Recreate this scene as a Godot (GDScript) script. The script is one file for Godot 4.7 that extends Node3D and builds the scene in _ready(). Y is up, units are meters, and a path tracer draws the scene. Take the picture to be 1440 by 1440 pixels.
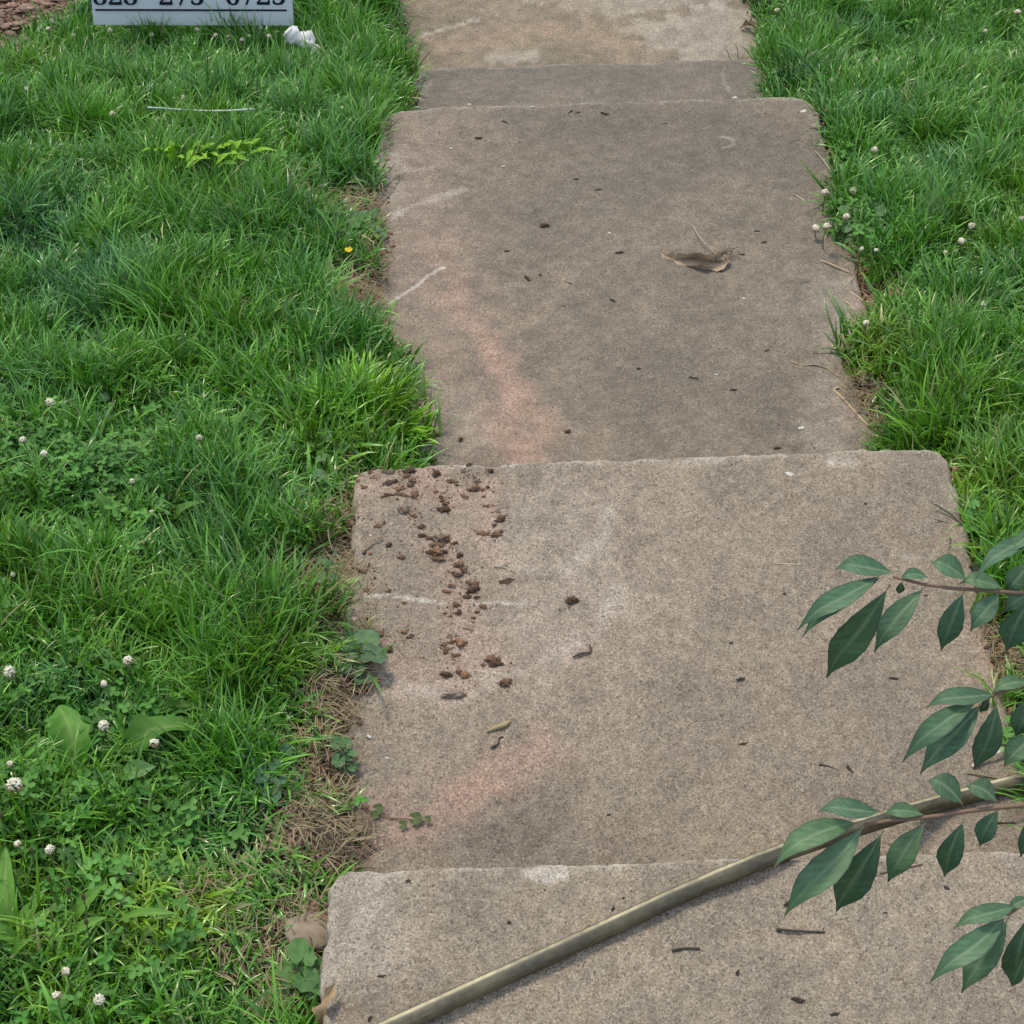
extends Node3D

# ---------------------------------------------------------------- camera
const EYE := Vector3(0.0, 2.221, 0.0)
const PITCH := 46.0
const YAW := 0.8092
const FOCAL := 3000.0        # in pixels of the 1440 pixel photograph
var cam_basis: Basis

var rng := RandomNumberGenerator.new()
var nz := FastNoiseLite.new()
var M := {}
var used := {}

# ---------------------------------------------------------------- mesh builder
class MB:
	var v := PackedVector3Array()
	var c := PackedColorArray()
	var uv := PackedVector2Array()
	var idx := PackedInt32Array()
	func add(p: Vector3, col: Color, t := Vector2.ZERO) -> int:
		v.append(p); c.append(col); uv.append(t)
		return v.size() - 1
	func tri(a: int, b: int, d: int) -> void:
		idx.append(a); idx.append(b); idx.append(d)
	func quad(a: int, b: int, d: int, e: int) -> void:
		tri(a, b, d); tri(a, d, e)
	func tube(pts: PackedVector3Array, radii: PackedFloat32Array, sides: int, col: Color, capped := true, col2 := Color(-1, 0, 0)) -> void:
		var n := pts.size()
		var up := Vector3(0.13, 1, 0.07).normalized()
		var first := v.size()
		var run := 0.0
		for i in n:
			var dir := (pts[mini(i + 1, n - 1)] - pts[maxi(i - 1, 0)]).normalized()
			var s := dir.cross(up)
			if s.length() < 0.05:
				s = dir.cross(Vector3(1, 0, 0.2))
			s = s.normalized()
			var t := s.cross(dir).normalized()
			if i > 0:
				run += pts[i].distance_to(pts[i - 1])
			var cc := col if col2.r < 0 else col.lerp(col2, float(i) / maxf(1, n - 1))
			for k in sides + 1:
				var a := TAU * k / sides
				add(pts[i] + (s * cos(a) + t * sin(a)) * radii[i], cc, Vector2(float(k) / sides, run))
		for i in n - 1:
			for k in sides:
				var a := first + i * (sides + 1) + k
				var b := a + sides + 1
				quad(a, b, b + 1, a + 1)
		if capped:
			for e in [0, n - 1]:
				var m := add(pts[e], col)
				for k in sides:
					var a: int = first + e * (sides + 1) + k
					if e == 0:
						tri(m, a, a + 1)
					else:
						tri(m, a + 1, a)
	# a narrow leaf along a centre line; cross = offsets over the width, side = direction of the width at each row
	func strip(mid: PackedVector3Array, side: PackedVector3Array, nrm: PackedVector3Array, half: PackedFloat32Array, cross: PackedFloat32Array, fold: float, cols: Callable) -> void:
		var first := v.size()
		var m := cross.size()
		for i in mid.size():
			for k in m:
				var o: float = cross[k]
				add(mid[i] + side[i] * half[i] * o + nrm[i] * half[i] * absf(o) * fold, cols.call(float(i) / (mid.size() - 1), o), Vector2(o * 0.5 + 0.5, float(i) / (mid.size() - 1)))
		for i in mid.size() - 1:
			for k in m - 1:
				var a := first + i * m + k
				quad(a, a + m, a + m + 1, a + 1)
	func mesh(smooth := true) -> ArrayMesh:
		var arr := []
		arr.resize(Mesh.ARRAY_MAX)
		arr[Mesh.ARRAY_VERTEX] = v
		arr[Mesh.ARRAY_COLOR] = c
		arr[Mesh.ARRAY_TEX_UV] = uv
		arr[Mesh.ARRAY_INDEX] = idx
		var am := ArrayMesh.new()
		am.add_surface_from_arrays(Mesh.PRIMITIVE_TRIANGLES, arr)
		var st := SurfaceTool.new()
		st.create_from(am, 0)
		if not smooth:
			st.deindex()
		st.generate_normals()
		return st.commit()

# ---------------------------------------------------------------- naming
func numbered(called: String, parent: Node) -> String:
	var key := str(parent.get_instance_id()) + called
	var n: int = used.get(key, 0)
	used[key] = n + 1
	return called if n == 0 else "%s_%03d" % [called, n]

func put(called: String, mesh: Mesh, mat: Material, parent: Node = self) -> MeshInstance3D:
	var o := MeshInstance3D.new()
	o.name = numbered(called, parent)
	o.mesh = mesh
	o.material_override = mat
	parent.add_child(o, true)
	return o

func base(called: String, at_pos: Vector3, turn := 0.0) -> Node3D:
	var o := Node3D.new()
	o.name = numbered(called, self)
	o.position = at_pos
	o.rotation.y = turn
	add_child(o, true)
	return o

func tag(o: Node, label: String, category := "", group := "", kind := "") -> Node:
	o.set_meta("label", label)
	if category: o.set_meta("category", category)
	if group: o.set_meta("group", group)
	if kind: o.set_meta("kind", kind)
	return o

# ---------------------------------------------------------------- the lie of the land
# slabs from the nearest to the farthest: near z, far z, near y, far y, left x, right x
const SLABS := [
	[-0.10, -1.539, 0.022, 0.0, -0.208, 0.715],
	[-1.515, -2.387, -0.122, -0.13, -0.211, 0.722],
	[-2.37, -3.798, -0.300, -0.451, -0.229, 0.704],
	[-3.78, -4.381, -0.650, -0.749, -0.192, 0.690],
	[-4.362, -9.0, -0.850, -1.08, -0.262, 0.720],
]
# where soil and turf end on each slab, as seen in the photograph: left points, right points
const OUTLINE := [
	[[], []],
	[[[503, 660], [503, 700], [506, 760], [522, 820], [524, 870], [512, 900], [528, 950], [506, 985], [497, 1020], [499, 1120], [513, 1150], [508, 1225]], [[1340, 640], [1364, 740], [1378, 850], [1398, 930], [1412, 1000], [1428, 1060], [1455, 1110], [1460, 1225]]],
	[[[541, 160], [538, 260], [540, 300], [548, 338], [541, 400], [538, 455], [566, 490], [590, 540], [598, 590], [604, 640]], [[1152, 150], [1165, 230], [1160, 290], [1166, 330], [1192, 365], [1232, 420], [1214, 455], [1180, 492], [1168, 512], [1186, 540], [1214, 600], [1222, 640]]],
	[[[581, 92], [581, 135]], [[1064, 92], [1072, 135]]],
	[[[563, 0], [567, 60], [577, 88]], [[1047, 0], [1062, 40], [1062, 88]]],
]
var edge_l := []
var edge_r := []
const PROFILE := [[12.0, 0.25], [0.5, -0.035], [-1.517, -0.052], [-2.387, -0.178], [-3.8, -0.50], [-4.42, -0.775], [-6.0, -0.93], [-9.0, -1.14], [-60.0, -2.5]]

func ray(px: float, py: float) -> Vector3:
	return cam_basis * Vector3((px - 720.0) / FOCAL, (720.0 - py) / FOCAL, -1.0)

func at(px: float, py: float, depth: float) -> Vector3:
	return EYE + ray(px, py) * depth

func slab_y(s: int, z: float) -> float:
	var d: Array = SLABS[s]
	return d[2] + (d[3] - d[2]) * (z - d[0]) / (d[1] - d[0])

func on_slab(s: int, px: float, py: float, lift := 0.0) -> Vector3:
	var d: Array = SLABS[s]
	var k: float = (d[3] - d[2]) / (d[1] - d[0])
	var r := ray(px, py)
	var t: float = (d[2] + lift - k * d[0] - EYE.y) / (r.y - k * r.z)
	return EYE + r * t

# the step edges are not quite square to the walk: the far end of each lies a little further out
func skew(x: float) -> float:
	return 0.036 * clampf((x + 0.21) / 0.93, 0.0, 1.0) - 0.016

func slab_at(z: float, x := 0.2) -> int:
	for s in 5:
		if z + skew(x) > SLABS[s][1]:
			return s
	return 4

func along(e: Array, z: float) -> float:
	if z <= e[0][1]: return e[0][0]
	for i in range(1, e.size()):
		if z <= e[i][1]:
			return lerpf(e[i - 1][0], e[i][0], (z - e[i - 1][1]) / maxf(1e-5, e[i][1] - e[i - 1][1]))
	return e[-1][0]

func prof(z: float) -> float:
	for i in range(1, PROFILE.size()):
		if z >= PROFILE[i][0]:
			return lerpf(PROFILE[i][1], PROFILE[i - 1][1], (z - PROFILE[i][0]) / (PROFILE[i - 1][0] - PROFILE[i][0]))
	return PROFILE[-1][1]

# distance outside the visible concrete: positive on the lawns, negative on the slabs
func outside(x: float, z: float) -> float:
	var s := slab_at(z, x)
	var w := 0.008 * nz.get_noise_2d(x * 90.0, z * 90.0) + 0.012 * nz.get_noise_2d(x * 25.0, z * 25.0)
	return maxf(along(edge_l[s], z) - x, x - along(edge_r[s], z)) + (w if s > 0 else 0.0)

func ground_y(x: float, z: float) -> float:
	var g := prof(z) + 0.014 * nz.get_noise_2d(x * 7.0, z * 7.0) + 0.006 * nz.get_noise_2d(x * 40.0 + 50.0, z * 40.0)
	if x < -0.5 or x > 1.1:
		g += 0.02 * nz.get_noise_2d(x * 3.0 + 9.0, z * 3.0)
	if x < -0.8 or x > 1.4 or z > 0.0 or z < -9.0:
		return g
	var s := slab_at(z, x)
	var sy := slab_y(s, z)
	var d := outside(x, z)
	if d <= 0.0:
		return minf(sy, g + 0.03) - 0.004 - minf(0.08, -d * 1.2)
	if sy < g:
		return lerpf(sy - 0.004, g, smoothstep(0.0, 1.0, d / (0.035 + (g - sy) * 1.0)))
	return g

func ground_hit(px: float, py: float) -> Vector3:
	var r := ray(px, py)
	var t := 1.6
	while t < 9.0:
		var p := EYE + r * t
		if p.y < ground_y(p.x, p.z):
			break
		t += 0.02
	t -= 0.02
	for i in 6:
		var p := EYE + r * t
		t += clampf((p.y - ground_y(p.x, p.z)) * 0.9, -0.02, 0.02)
	return EYE + r * t

# ---------------------------------------------------------------- go
func _ready() -> void:
	rng.seed = 4711
	nz.noise_type = FastNoiseLite.TYPE_SIMPLEX
	nz.frequency = 1.0
	nz.seed = 5
	nz.fractal_type = FastNoiseLite.FRACTAL_NONE
	cam_basis = Basis.from_euler(Vector3(deg_to_rad(-PITCH), deg_to_rad(-YAW), 0))
	var cam := Camera3D.new()
	cam.name = "camera"
	cam.position = EYE
	cam.basis = cam_basis
	cam.fov = rad_to_deg(2.0 * atan(720.0 / FOCAL))
	cam.near = 0.05
	cam.far = 300.0
	add_child(cam)
	cam.current = true

	var env := Environment.new()
	env.background_mode = Environment.BG_SKY
	var sky := Sky.new()
	var sm := ProceduralSkyMaterial.new()
	sm.sky_top_color = Color(0.72, 0.77, 0.84)
	sm.sky_horizon_color = Color(0.84, 0.86, 0.88)
	sm.sky_curve = 0.12
	sm.ground_bottom_color = Color(0.20, 0.24, 0.17)
	sm.ground_horizon_color = Color(0.45, 0.50, 0.45)
	sm.sky_energy_multiplier = 1.0
	sky.sky_material = sm
	env.sky = sky
	env.tonemap_mode = Environment.TONE_MAPPER_LINEAR
	env.tonemap_exposure = 1.44
	env.sdfgi_enabled = true
	env.ssao_enabled = true
	env.ssil_enabled = true
	var we := WorldEnvironment.new()
	we.name = "world"
	we.environment = env
	add_child(we)
	var sun := DirectionalLight3D.new()
	sun.name = "sun"
	sun.light_color = Color(1.0, 0.95, 0.87)
	sun.light_energy = 0.6
	sun.light_angular_distance = 13.0
	sun.shadow_enabled = true
	add_child(sun)
	sun.look_at_from_position(Vector3(-1.6, 5.0, -2.6), Vector3.ZERO)

	for s in 5:
		var l := []
		var r := []
		for p in OUTLINE[s][0]:
			var q := on_slab(s, p[0], p[1])
			l.append([q.x, q.z])
		for p in OUTLINE[s][1]:
			var q := on_slab(s, p[0], p[1])
			r.append([q.x, q.z])
		if l.is_empty():
			l.append([SLABS[s][4], -1.0])
			r.append([SLABS[s][5], -1.0])
		l.sort_custom(func(a, b): return a[1] < b[1])
		r.sort_custom(func(a, b): return a[1] < b[1])
		edge_l.append(l)
		edge_r.append(r)

	make_materials()
	for s in 5:
		make_slab(s)
	make_ground()
	make_grass()
	make_mulch()
	make_sign()
	make_shrub()
	make_hose()
	make_clods()
	make_flowers()
	make_weeds()
	make_litter()

# ---------------------------------------------------------------- materials
func noise(kind: int, freq: float, sd: int, octaves := 1) -> FastNoiseLite:
	var n := FastNoiseLite.new()
	n.noise_type = kind
	n.frequency = freq
	n.seed = sd
	n.fractal_type = FastNoiseLite.FRACTAL_FBM if octaves > 1 else FastNoiseLite.FRACTAL_NONE
	n.fractal_octaves = octaves
	return n

func grey(n: FastNoiseLite, size: int) -> PackedByteArray:
	var im := n.get_image(size, size)
	im.convert(Image.FORMAT_L8)
	return im.get_data()

# colour and relief of bare concrete, one metre to the side is size / 1024 * 0.8
func concrete_maps(coarse: float, sd: int) -> Array:
	var size := 1280
	var cell := noise(FastNoiseLite.TYPE_CELLULAR, 0.30, sd)
	cell.cellular_return_type = FastNoiseLite.RETURN_CELL_VALUE
	var cell2 := noise(FastNoiseLite.TYPE_CELLULAR, 0.46, sd + 1)
	cell2.cellular_return_type = FastNoiseLite.RETURN_CELL_VALUE
	var a := grey(cell, size)
	var b := grey(cell2, size)
	var f := grey(noise(FastNoiseLite.TYPE_SIMPLEX, 0.25, sd + 2, 2), size)
	var g := grey(noise(FastNoiseLite.TYPE_SIMPLEX, 0.022, sd + 3, 4), size)
	var col := PackedByteArray()
	col.resize(size * size * 3)
	var hgt := PackedByteArray()
	hgt.resize(size * size)
	for i in size * size:
		var fa := a[i] / 255.0
		var fb := b[i] / 255.0
		var ff := f[i] / 255.0 - 0.5
		var fg := g[i] / 255.0 - 0.5
		var v := 0.80 + 0.27 * ff + 0.14 * fg + coarse * 0.08 * (fb - 0.5) * 2.0
		var h := 0.55 + 0.22 * ff
		var warm := 0.0
		if fa > 0.90:
			v += 0.12 * coarse
			h += 0.16 * coarse
		elif fa > 0.78:
			v -= 0.05 * coarse
			warm = 0.02 * coarse
		elif fa < 0.09:
			v -= 0.12 * coarse
			h -= 0.3 * coarse
		if fb < 0.06 and fg > 0.0:
			v -= 0.13
			h -= 0.2
		elif fb > 0.975:
			v += 0.12
		v = clampf(v, 0.05, 1.0)
		col[i * 3] = int(255.0 * clampf(v * (1.0 + warm), 0.0, 1.0))
		col[i * 3 + 1] = int(255.0 * v)
		col[i * 3 + 2] = int(255.0 * clampf(v * (1.0 - warm), 0.0, 1.0))
		hgt[i] = int(255.0 * clampf(h, 0.0, 1.0))
	var ci := Image.create_from_data(size, size, false, Image.FORMAT_RGB8, col)
	var hi := Image.create_from_data(size, size, false, Image.FORMAT_L8, hgt)
	hi.convert(Image.FORMAT_RGBA8)
	hi.bump_map_to_normal_map(2.2)
	return [ImageTexture.create_from_image(ci), ImageTexture.create_from_image(hi)]

func plain_mat(called: String, rough: float, tint := Color.WHITE, specular := 0.5) -> StandardMaterial3D:
	var m := StandardMaterial3D.new()
	m.resource_name = called
	m.vertex_color_use_as_albedo = true
	m.albedo_color = tint
	m.roughness = rough
	m.metallic_specular = specular
	m.cull_mode = BaseMaterial3D.CULL_DISABLED
	M[called] = m
	return m

func make_materials() -> void:
	for k in [["concrete_worn", 1.0, 11], ["concrete_smooth", 0.5, 23]]:
		var maps := concrete_maps(k[1], k[2])
		var m := plain_mat(k[0], 0.93, Color.WHITE, 0.35)
		m.albedo_texture = maps[0]
		m.normal_enabled = true
		m.normal_texture = maps[1]
		m.normal_scale = 0.7
		m.uv1_scale = Vector3(1.0, 1.0, 1) if k[1] > 0.9 else Vector3(0.62, 0.62, 1)
	var soil := plain_mat("soil", 1.0, Color.WHITE, 0.2)
	var sn := grey(noise(FastNoiseLite.TYPE_SIMPLEX, 0.05, 77, 5), 512)
	var sc := PackedByteArray()
	sc.resize(512 * 512 * 3)
	for i in 512 * 512:
		var v := clampf(0.72 + (sn[i] / 255.0 - 0.5) * 1.3, 0.1, 1.0)
		for k in 3:
			sc[i * 3 + k] = int(255.0 * v)
	soil.albedo_texture = ImageTexture.create_from_image(Image.create_from_data(512, 512, false, Image.FORMAT_RGB8, sc))
	var hb := Image.create_from_data(512, 512, false, Image.FORMAT_L8, sn)
	hb.convert(Image.FORMAT_RGBA8)
	hb.bump_map_to_normal_map(5.0)
	soil.normal_enabled = true
	soil.normal_texture = ImageTexture.create_from_image(hb)
	soil.uv1_scale = Vector3(3, 3, 1)
	var gr := plain_mat("grass", 0.30, Color.WHITE, 0.62)
	gr.backlight_enabled = true
	gr.backlight = Color(0.55, 0.6, 0.3)
	var cl := plain_mat("clover", 0.6, Color.WHITE, 0.38)
	cl.backlight_enabled = true
	cl.backlight = Color(0.4, 0.45, 0.25)
	var lf := plain_mat("shrub_leaf", 0.56, Color.WHITE, 0.42)
	lf.backlight_enabled = true
	lf.backlight = Color(0.22, 0.25, 0.15)
	plain_mat("bark", 0.85)
	plain_mat("dry", 0.85, Color.WHITE, 0.3)
	plain_mat("dirt", 1.0, Color.WHITE, 0.2)
	plain_mat("stone", 0.9)
	plain_mat("petal", 0.7)
	plain_mat("plastic", 0.45)
	plain_mat("sign_sheet", 0.4)
	M["sign_sheet"].backlight_enabled = true
	M["sign_sheet"].backlight = Color(0.75, 0.78, 0.84)
	plain_mat("print", 0.6)
	plain_mat("steel", 0.4)
	plain_mat("hose", 0.45, Color.WHITE, 0.6)

# ---------------------------------------------------------------- slabs
# stains and marks of each slab: colour, strength, half width in metres, softness, outline in photograph pixels
const CLAY := Color(0.355, 0.240, 0.188)
const PALE := Color(0.44, 0.40, 0.345)
const DARK := Color(0.112, 0.099, 0.086)
const STAINS := [
	[
		[PALE, 0.8, 0.012, 0.5, [[740, 1228], [768, 1233], [788, 1229]]],
		[DARK, 0.25, 0.06, 0.9, [[470, 1430], [540, 1400]]],
		[PALE, 0.35, 0.05, 0.9, [[480, 1260], [520, 1250], [500, 1330]]],
	],
	[
		[CLAY, 0.71, 0.043, 1.0, [[640, 1115], [700, 1085], [760, 1055]]],
		[CLAY, 0.63, 0.032, 1.0, [[520, 1185], [570, 1175], [620, 1150], [690, 1100]]],
		[CLAY, 0.42, 0.043, 1.0, [[520, 1150], [560, 1130]]],
		[CLAY, 0.63, 0.032, 1.0, [[590, 660], [610, 690], [640, 700]]],
		[CLAY, 0.59, 0.029, 1.0, [[680, 690], [690, 730], [660, 750], [690, 780]]],
		[CLAY, 0.71, 0.035, 1.0, [[610, 770], [640, 800], [640, 860], [640, 920], [650, 960]]],
		[CLAY, 0.59, 0.029, 1.0, [[700, 900], [690, 930]]],
		[CLAY, 0.59, 0.032, 1.0, [[512, 910], [545, 920], [600, 945], [570, 970]]],
		[CLAY, 0.25, 0.058, 1.0, [[640, 980], [760, 930], [830, 900]]],
		[CLAY, 0.38, 0.036, 1.0, [[530, 680], [570, 690]]],
		[Color(0.300, 0.245, 0.196), 0.5, 0.16, 1.0, [[620, 760], [640, 960], [800, 900], [860, 740]]],
		[CLAY, 0.42, 0.029, 1.0, [[1380, 900], [1400, 930]]],
		[DARK, 0.38, 0.07, 0.9, [[660, 1205], [740, 1190], [840, 1200]]],
		[DARK, 0.30, 0.05, 0.9, [[700, 1185], [780, 1130], [800, 1110]]],
		[DARK, 0.16, 0.10, 1.0, [[560, 1050], [560, 1110]]],
		[DARK, 0.22, 0.06, 1.0, [[560, 860], [580, 900], [570, 720]]],
		[DARK, 0.16, 0.14, 1.0, [[1100, 1000], [1200, 1000], [1150, 1100]]],
		[DARK, 0.18, 0.10, 1.0, [[1150, 740], [1250, 700], [1280, 760]]],
		[PALE, 0.95, 0.0035, 0.6, [[516, 838], [545, 838], [590, 843], [625, 846]]],
		[PALE, 0.75, 0.003, 0.6, [[660, 848], [700, 849], [735, 852]]],
		[PALE, 0.5, 0.0025, 0.6, [[1255, 783], [1312, 783]]],
		[PALE, 0.65, 0.010, 0.6, [[1170, 648], [1200, 652]]],
		[PALE, 0.4, 0.012, 0.8, [[960, 650], [1010, 645]]],
		[PALE, 0.26, 0.014, 1.0, [[735, 800], [800, 800], [850, 760], [860, 720]]],
		[PALE, 0.28, 0.012, 1.0, [[560, 960], [640, 985], [740, 940], [840, 890], [870, 830]]],
		[PALE, 0.25, 0.012, 1.0, [[520, 985], [600, 970], [680, 950]]],
		[PALE, 0.14, 0.08, 1.0, [[720, 760], [790, 720], [850, 840], [740, 900]]],
	],
	[
		[Color(0.245, 0.200, 0.162), 0.6, 0.10, 1.0, [[585, 170], [590, 350], [600, 560]]],
		[Color(0.262, 0.212, 0.166), 0.5, 0.085, 1.0, [[640, 430], [690, 540], [770, 630]]],
		[CLAY, 0.50, 0.032, 1.0, [[680, 480], [712, 540], [735, 590], [735, 640]]],
		[CLAY, 0.50, 0.043, 1.0, [[705, 590], [720, 640]]],
		[CLAY, 0.34, 0.032, 1.0, [[640, 420], [680, 470], [740, 560], [790, 620]]],
		[CLAY, 0.23, 0.043, 1.0, [[610, 340], [650, 420]]],
		[CLAY, 0.15, 0.131, 1.0, [[600, 200], [610, 350], [640, 560], [660, 640]]],
		[CLAY, 0.25, 0.043, 1.0, [[1200, 420], [1225, 410], [1200, 450], [1200, 600]]],
		[DARK, 0.46, 0.14, 1.0, [[840, 170], [1000, 190], [1100, 200]]],
		[DARK, 0.24, 0.13, 1.0, [[760, 200], [780, 300], [960, 260]]],
		[DARK, 0.22, 0.08, 1.0, [[1060, 600], [1080, 560], [1130, 620]]],
		[DARK, 0.14, 0.12, 1.0, [[900, 520], [1050, 480]]],
		[DARK, 0.25, 0.02, 0.9, [[685, 205], [705, 210]]],
		[DARK, 0.25, 0.016, 0.9, [[812, 349], [832, 348]]],
		[PALE, 0.95, 0.0042, 0.6, [[541, 432], [560, 418], [590, 396], [612, 380], [624, 376]]],
		[PALE, 0.4, 0.010, 0.9, [[548, 306], [575, 292], [610, 280], [650, 266]]],
		[PALE, 0.35, 0.006, 0.9, [[553, 243], [590, 238], [614, 234]]],
		[PALE, 0.35, 0.004, 0.7, [[552, 200], [572, 204]]],
		[PALE, 0.35, 0.005, 0.8, [[1012, 192], [1030, 195], [1032, 204], [1018, 208]]],
		[PALE, 0.3, 0.03, 1.0, [[545, 220], [550, 300]]],
		[PALE, 0.28, 0.06, 1.0, [[1180, 400], [1195, 560], [1160, 620]]],
		[PALE, 0.2, 0.05, 1.0, [[640, 560], [660, 620]]],
	],
	[
		[DARK, 0.28, 0.09, 1.0, [[590, 100], [800, 110], [1060, 110]]],
		[PALE, 0.4, 0.004, 0.7, [[1017, 98], [1018, 115], [1024, 128]]],
		[PALE, 0.3, 0.004, 0.7, [[605, 112], [600, 128]]],
		[PALE, 0.35, 0.02, 0.9, [[585, 100], [590, 130]]],
	],
	[
		[PALE, 0.75, 0.006, 0.7, [[580, 53], [625, 40], [675, 28]]],
		[PALE, 0.5, 0.03, 0.5, [[690, 79], [742, 78]]],
		[PALE, 0.42, 0.10, 0.25, [[940, 45], [1000, 30], [1060, 50], [1000, 70]]],
		[PALE, 0.32, 0.06, 0.25, [[760, -10], [850, 5], [1000, -5]]],
		[Color(0.30, 0.23, 0.17), 0.7, 0.07, 0.6, [[640, 60], [800, 40], [870, 65]]],
		[Color(0.28, 0.22, 0.17), 0.5, 0.05, 0.6, [[700, 20], [800, 15]]],
	],
]
const SLAB_TONE := [Color(0.248, 0.209, 0.163), Color(0.246, 0.205, 0.160), Color(0.190, 0.162, 0.130), Color(0.184, 0.161, 0.135), Color(0.225, 0.186, 0.140)]

func make_slab(s: int) -> void:
	var d: Array = SLABS[s]
	var step := 0.0042 if s < 3 else 0.0075
	var far_z: float = maxf(d[1], -6.2)
	var wid: float = d[5] - d[4]
	var run: float = d[0] - d[1]
	var r := 0.011
	# rows over one side: (distance in from the edge, drop)
	var cols := []
	for k in [[0.0, 0.22], [0.0, 0.10], [0.0, 0.03]]:
		cols.append(k)
	for k in 6:
		var a := PI / 2 * k / 5.0
		cols.append([r * (1 - cos(a)), r * (1 - sin(a))])
	var xs := []
	var zs := []
	for axis in 2:
		var len: float = wid if axis == 0 else run
		var line: Array = xs if axis == 0 else zs
		for k in cols:
			line.append(k)
		var n := int((len - 2 * r) / (step if axis == 0 else step * 1.15))
		if s == 4 and axis == 1:
			n = 330
		for k in range(1, n):
			line.append([r + (len - 2 * r) * k / n, 0.0])
		for k in range(cols.size() - 1, -1, -1):
			line.append([len - cols[k][0], cols[k][1]])
	var stains := []
	for st in STAINS[s]:
		var pts := PackedVector2Array()
		var box := Rect2()
		for p in st[4]:
			var q := on_slab(s, p[0], p[1])
			if pts.is_empty():
				box = Rect2(q.x, q.z, 0, 0)
			box = box.expand(Vector2(q.x, q.z))
			pts.append(Vector2(q.x, q.z))
		stains.append([st[0], st[1], st[2], st[3], pts, box.grow(st[2] * 2.2)])
	var b := MB.new()
	var rc := [0.04, 0.04, 0.07, 0.03, 0.02][s] as float
	var tone: Color = SLAB_TONE[s]
	var uo: Vector2 = [Vector2(0.25, 1.95), Vector2(0.25, 2.55), Vector2(0.30, 4.28), Vector2(0.9, 5.1), Vector2(0.5, 6.4)][s]
	for j in zs.size():
		for i in xs.size():
			var ux: float = xs[i][0]
			var uz: float = zs[j][0]
			var drop: float = maxf(xs[i][1], zs[j][1])
			# rounded corners in plan
			var cx := minf(ux, wid - ux)
			var cz := minf(uz, run - uz)
			if cx < rc and cz < rc:
				var o := Vector2(rc - cx, rc - cz)
				var l := maxf(o.x, o.y)
				var dl := o.length()
				if dl > 1e-6:
					o *= l / dl
				var nx := rc - o.x
				var nzz := rc - o.y
				ux = nx if ux < wid / 2 else wid - nx
				uz = nzz if uz < run / 2 else run - nzz
				var inner := rc - l
				drop = maxf(drop, r * (1.0 - sqrt(maxf(0.0, 1.0 - pow(1.0 - clampf(inner / r, 0, 1), 2)))))
			var x: float = d[4] + ux
			var z: float = d[0] - uz
			var y := slab_y(s, z) - drop
			var edge := minf(cx, cz)
			var e := exp(-edge / 0.02)
			y += 0.0022 * nz.get_noise_2d(x * 6.0, z * 6.0 + 3.0 * s) + 0.0007 * nz.get_noise_2d(x * 45.0, z * 45.0)
			y -= e * 0.004 * maxf(0.0, nz.get_noise_2d(x * 22.0, z * 22.0 + 40.0))
			if edge < 0.04 and drop < 0.03:
				x += e * (0.0045 * nz.get_noise_2d(z * 14.0, 7.0 + s) + 0.002 * nz.get_noise_2d(z * 60.0, 3.0 + s))
				z += e * (0.0028 * nz.get_noise_2d(x * 6.0, 17.0 + s) + 0.0013 * nz.get_noise_2d(x * 55.0, 11.0 + s))
			if s < 4:
				z -= skew(x) * (0.55 if s == 0 else 1.0)
			# colour
			var n1 := nz.get_noise_2d(x * 4.0 + s * 11.0, z * 4.0)
			var n2 := nz.get_noise_2d(x * 13.0, z * 13.0 + s * 9.0)
			var n3 := nz.get_noise_2d(x * 55.0, z * 40.0 + s * 4.0)
			var k := 1.0 + 0.09 * n1 + 0.055 * n2 + 0.04 * n3
			var col := tone * k
			col = col.lerp(Color(col.r * 1.05, col.g * 0.99, col.b * 0.93), clampf(n1 + n2, 0.0, 1.0) * 0.5)
			var wob := 1.0 + 0.40 * n2 + 0.10 * n3 + 0.25 * nz.get_noise_2d(x * 7.0 + 3.0, z * 7.0)
			for st in stains:
				if not (st[5] as Rect2).has_point(Vector2(x, z)):
					continue
				var pts: PackedVector2Array = st[4]
				var best := 9.0
				var pp := Vector2(x, z)
				for q in pts.size() - 1:
					best = minf(best, Geometry2D.get_closest_point_to_segment(pp, pts[q], pts[q + 1]).distance_to(pp))
				var w: float = st[2] * (wob if st[2] > 0.006 else 1.0 + 0.5 * n3)
				var f: float = 1.0 - smoothstep(w * (1.0 - st[3]), w * (1.0 + 0.6 * st[3]), best)
				if f > 0.0:
					col = col.lerp((st[0] as Color) * (0.92 + 0.16 * k * 0.5), clampf(f * st[1] * (0.92 + 0.08 * n3 + 0.18 * n2), 0.0, 1.0))
			# the worn edge is paler, the vertical faces evenly darker
			if drop < 0.02 and edge < 0.03:
				col = col.lerp(PALE, clampf((0.95 if run - uz < 0.03 else 0.55) * exp(-maxf(0.0, edge - 0.003) / 0.0055) * (0.75 + 0.7 * nz.get_noise_2d(x * 11.0, z * 17.0)), 0.0, 1.0))
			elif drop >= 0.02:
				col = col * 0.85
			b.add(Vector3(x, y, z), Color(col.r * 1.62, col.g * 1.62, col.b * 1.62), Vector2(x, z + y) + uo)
	var m := xs.size()
	for j in zs.size() - 1:
		for i in m - 1:
			# z falls with j, so the order is turned round
			b.quad(j * m + i, (j + 1) * m + i, (j + 1) * m + i + 1, j * m + i + 1)
	var o := put("concrete_step" if s < 4 else "path", b.mesh(), M["concrete_worn" if s < 2 else "concrete_smooth"])
	var said := [
		"nearest concrete step, speckled beige, with the garden hose lying across it",
		"wide concrete step strewn with brown dirt clods and pink clay stains",
		"long grey concrete step with a pink clay streak and a curled dead leaf",
		"short dark grey concrete step below the long slab",
		"pale tan concrete path at the bottom of the steps",
	]
	tag(o, said[s], "", "", "structure")

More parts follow.
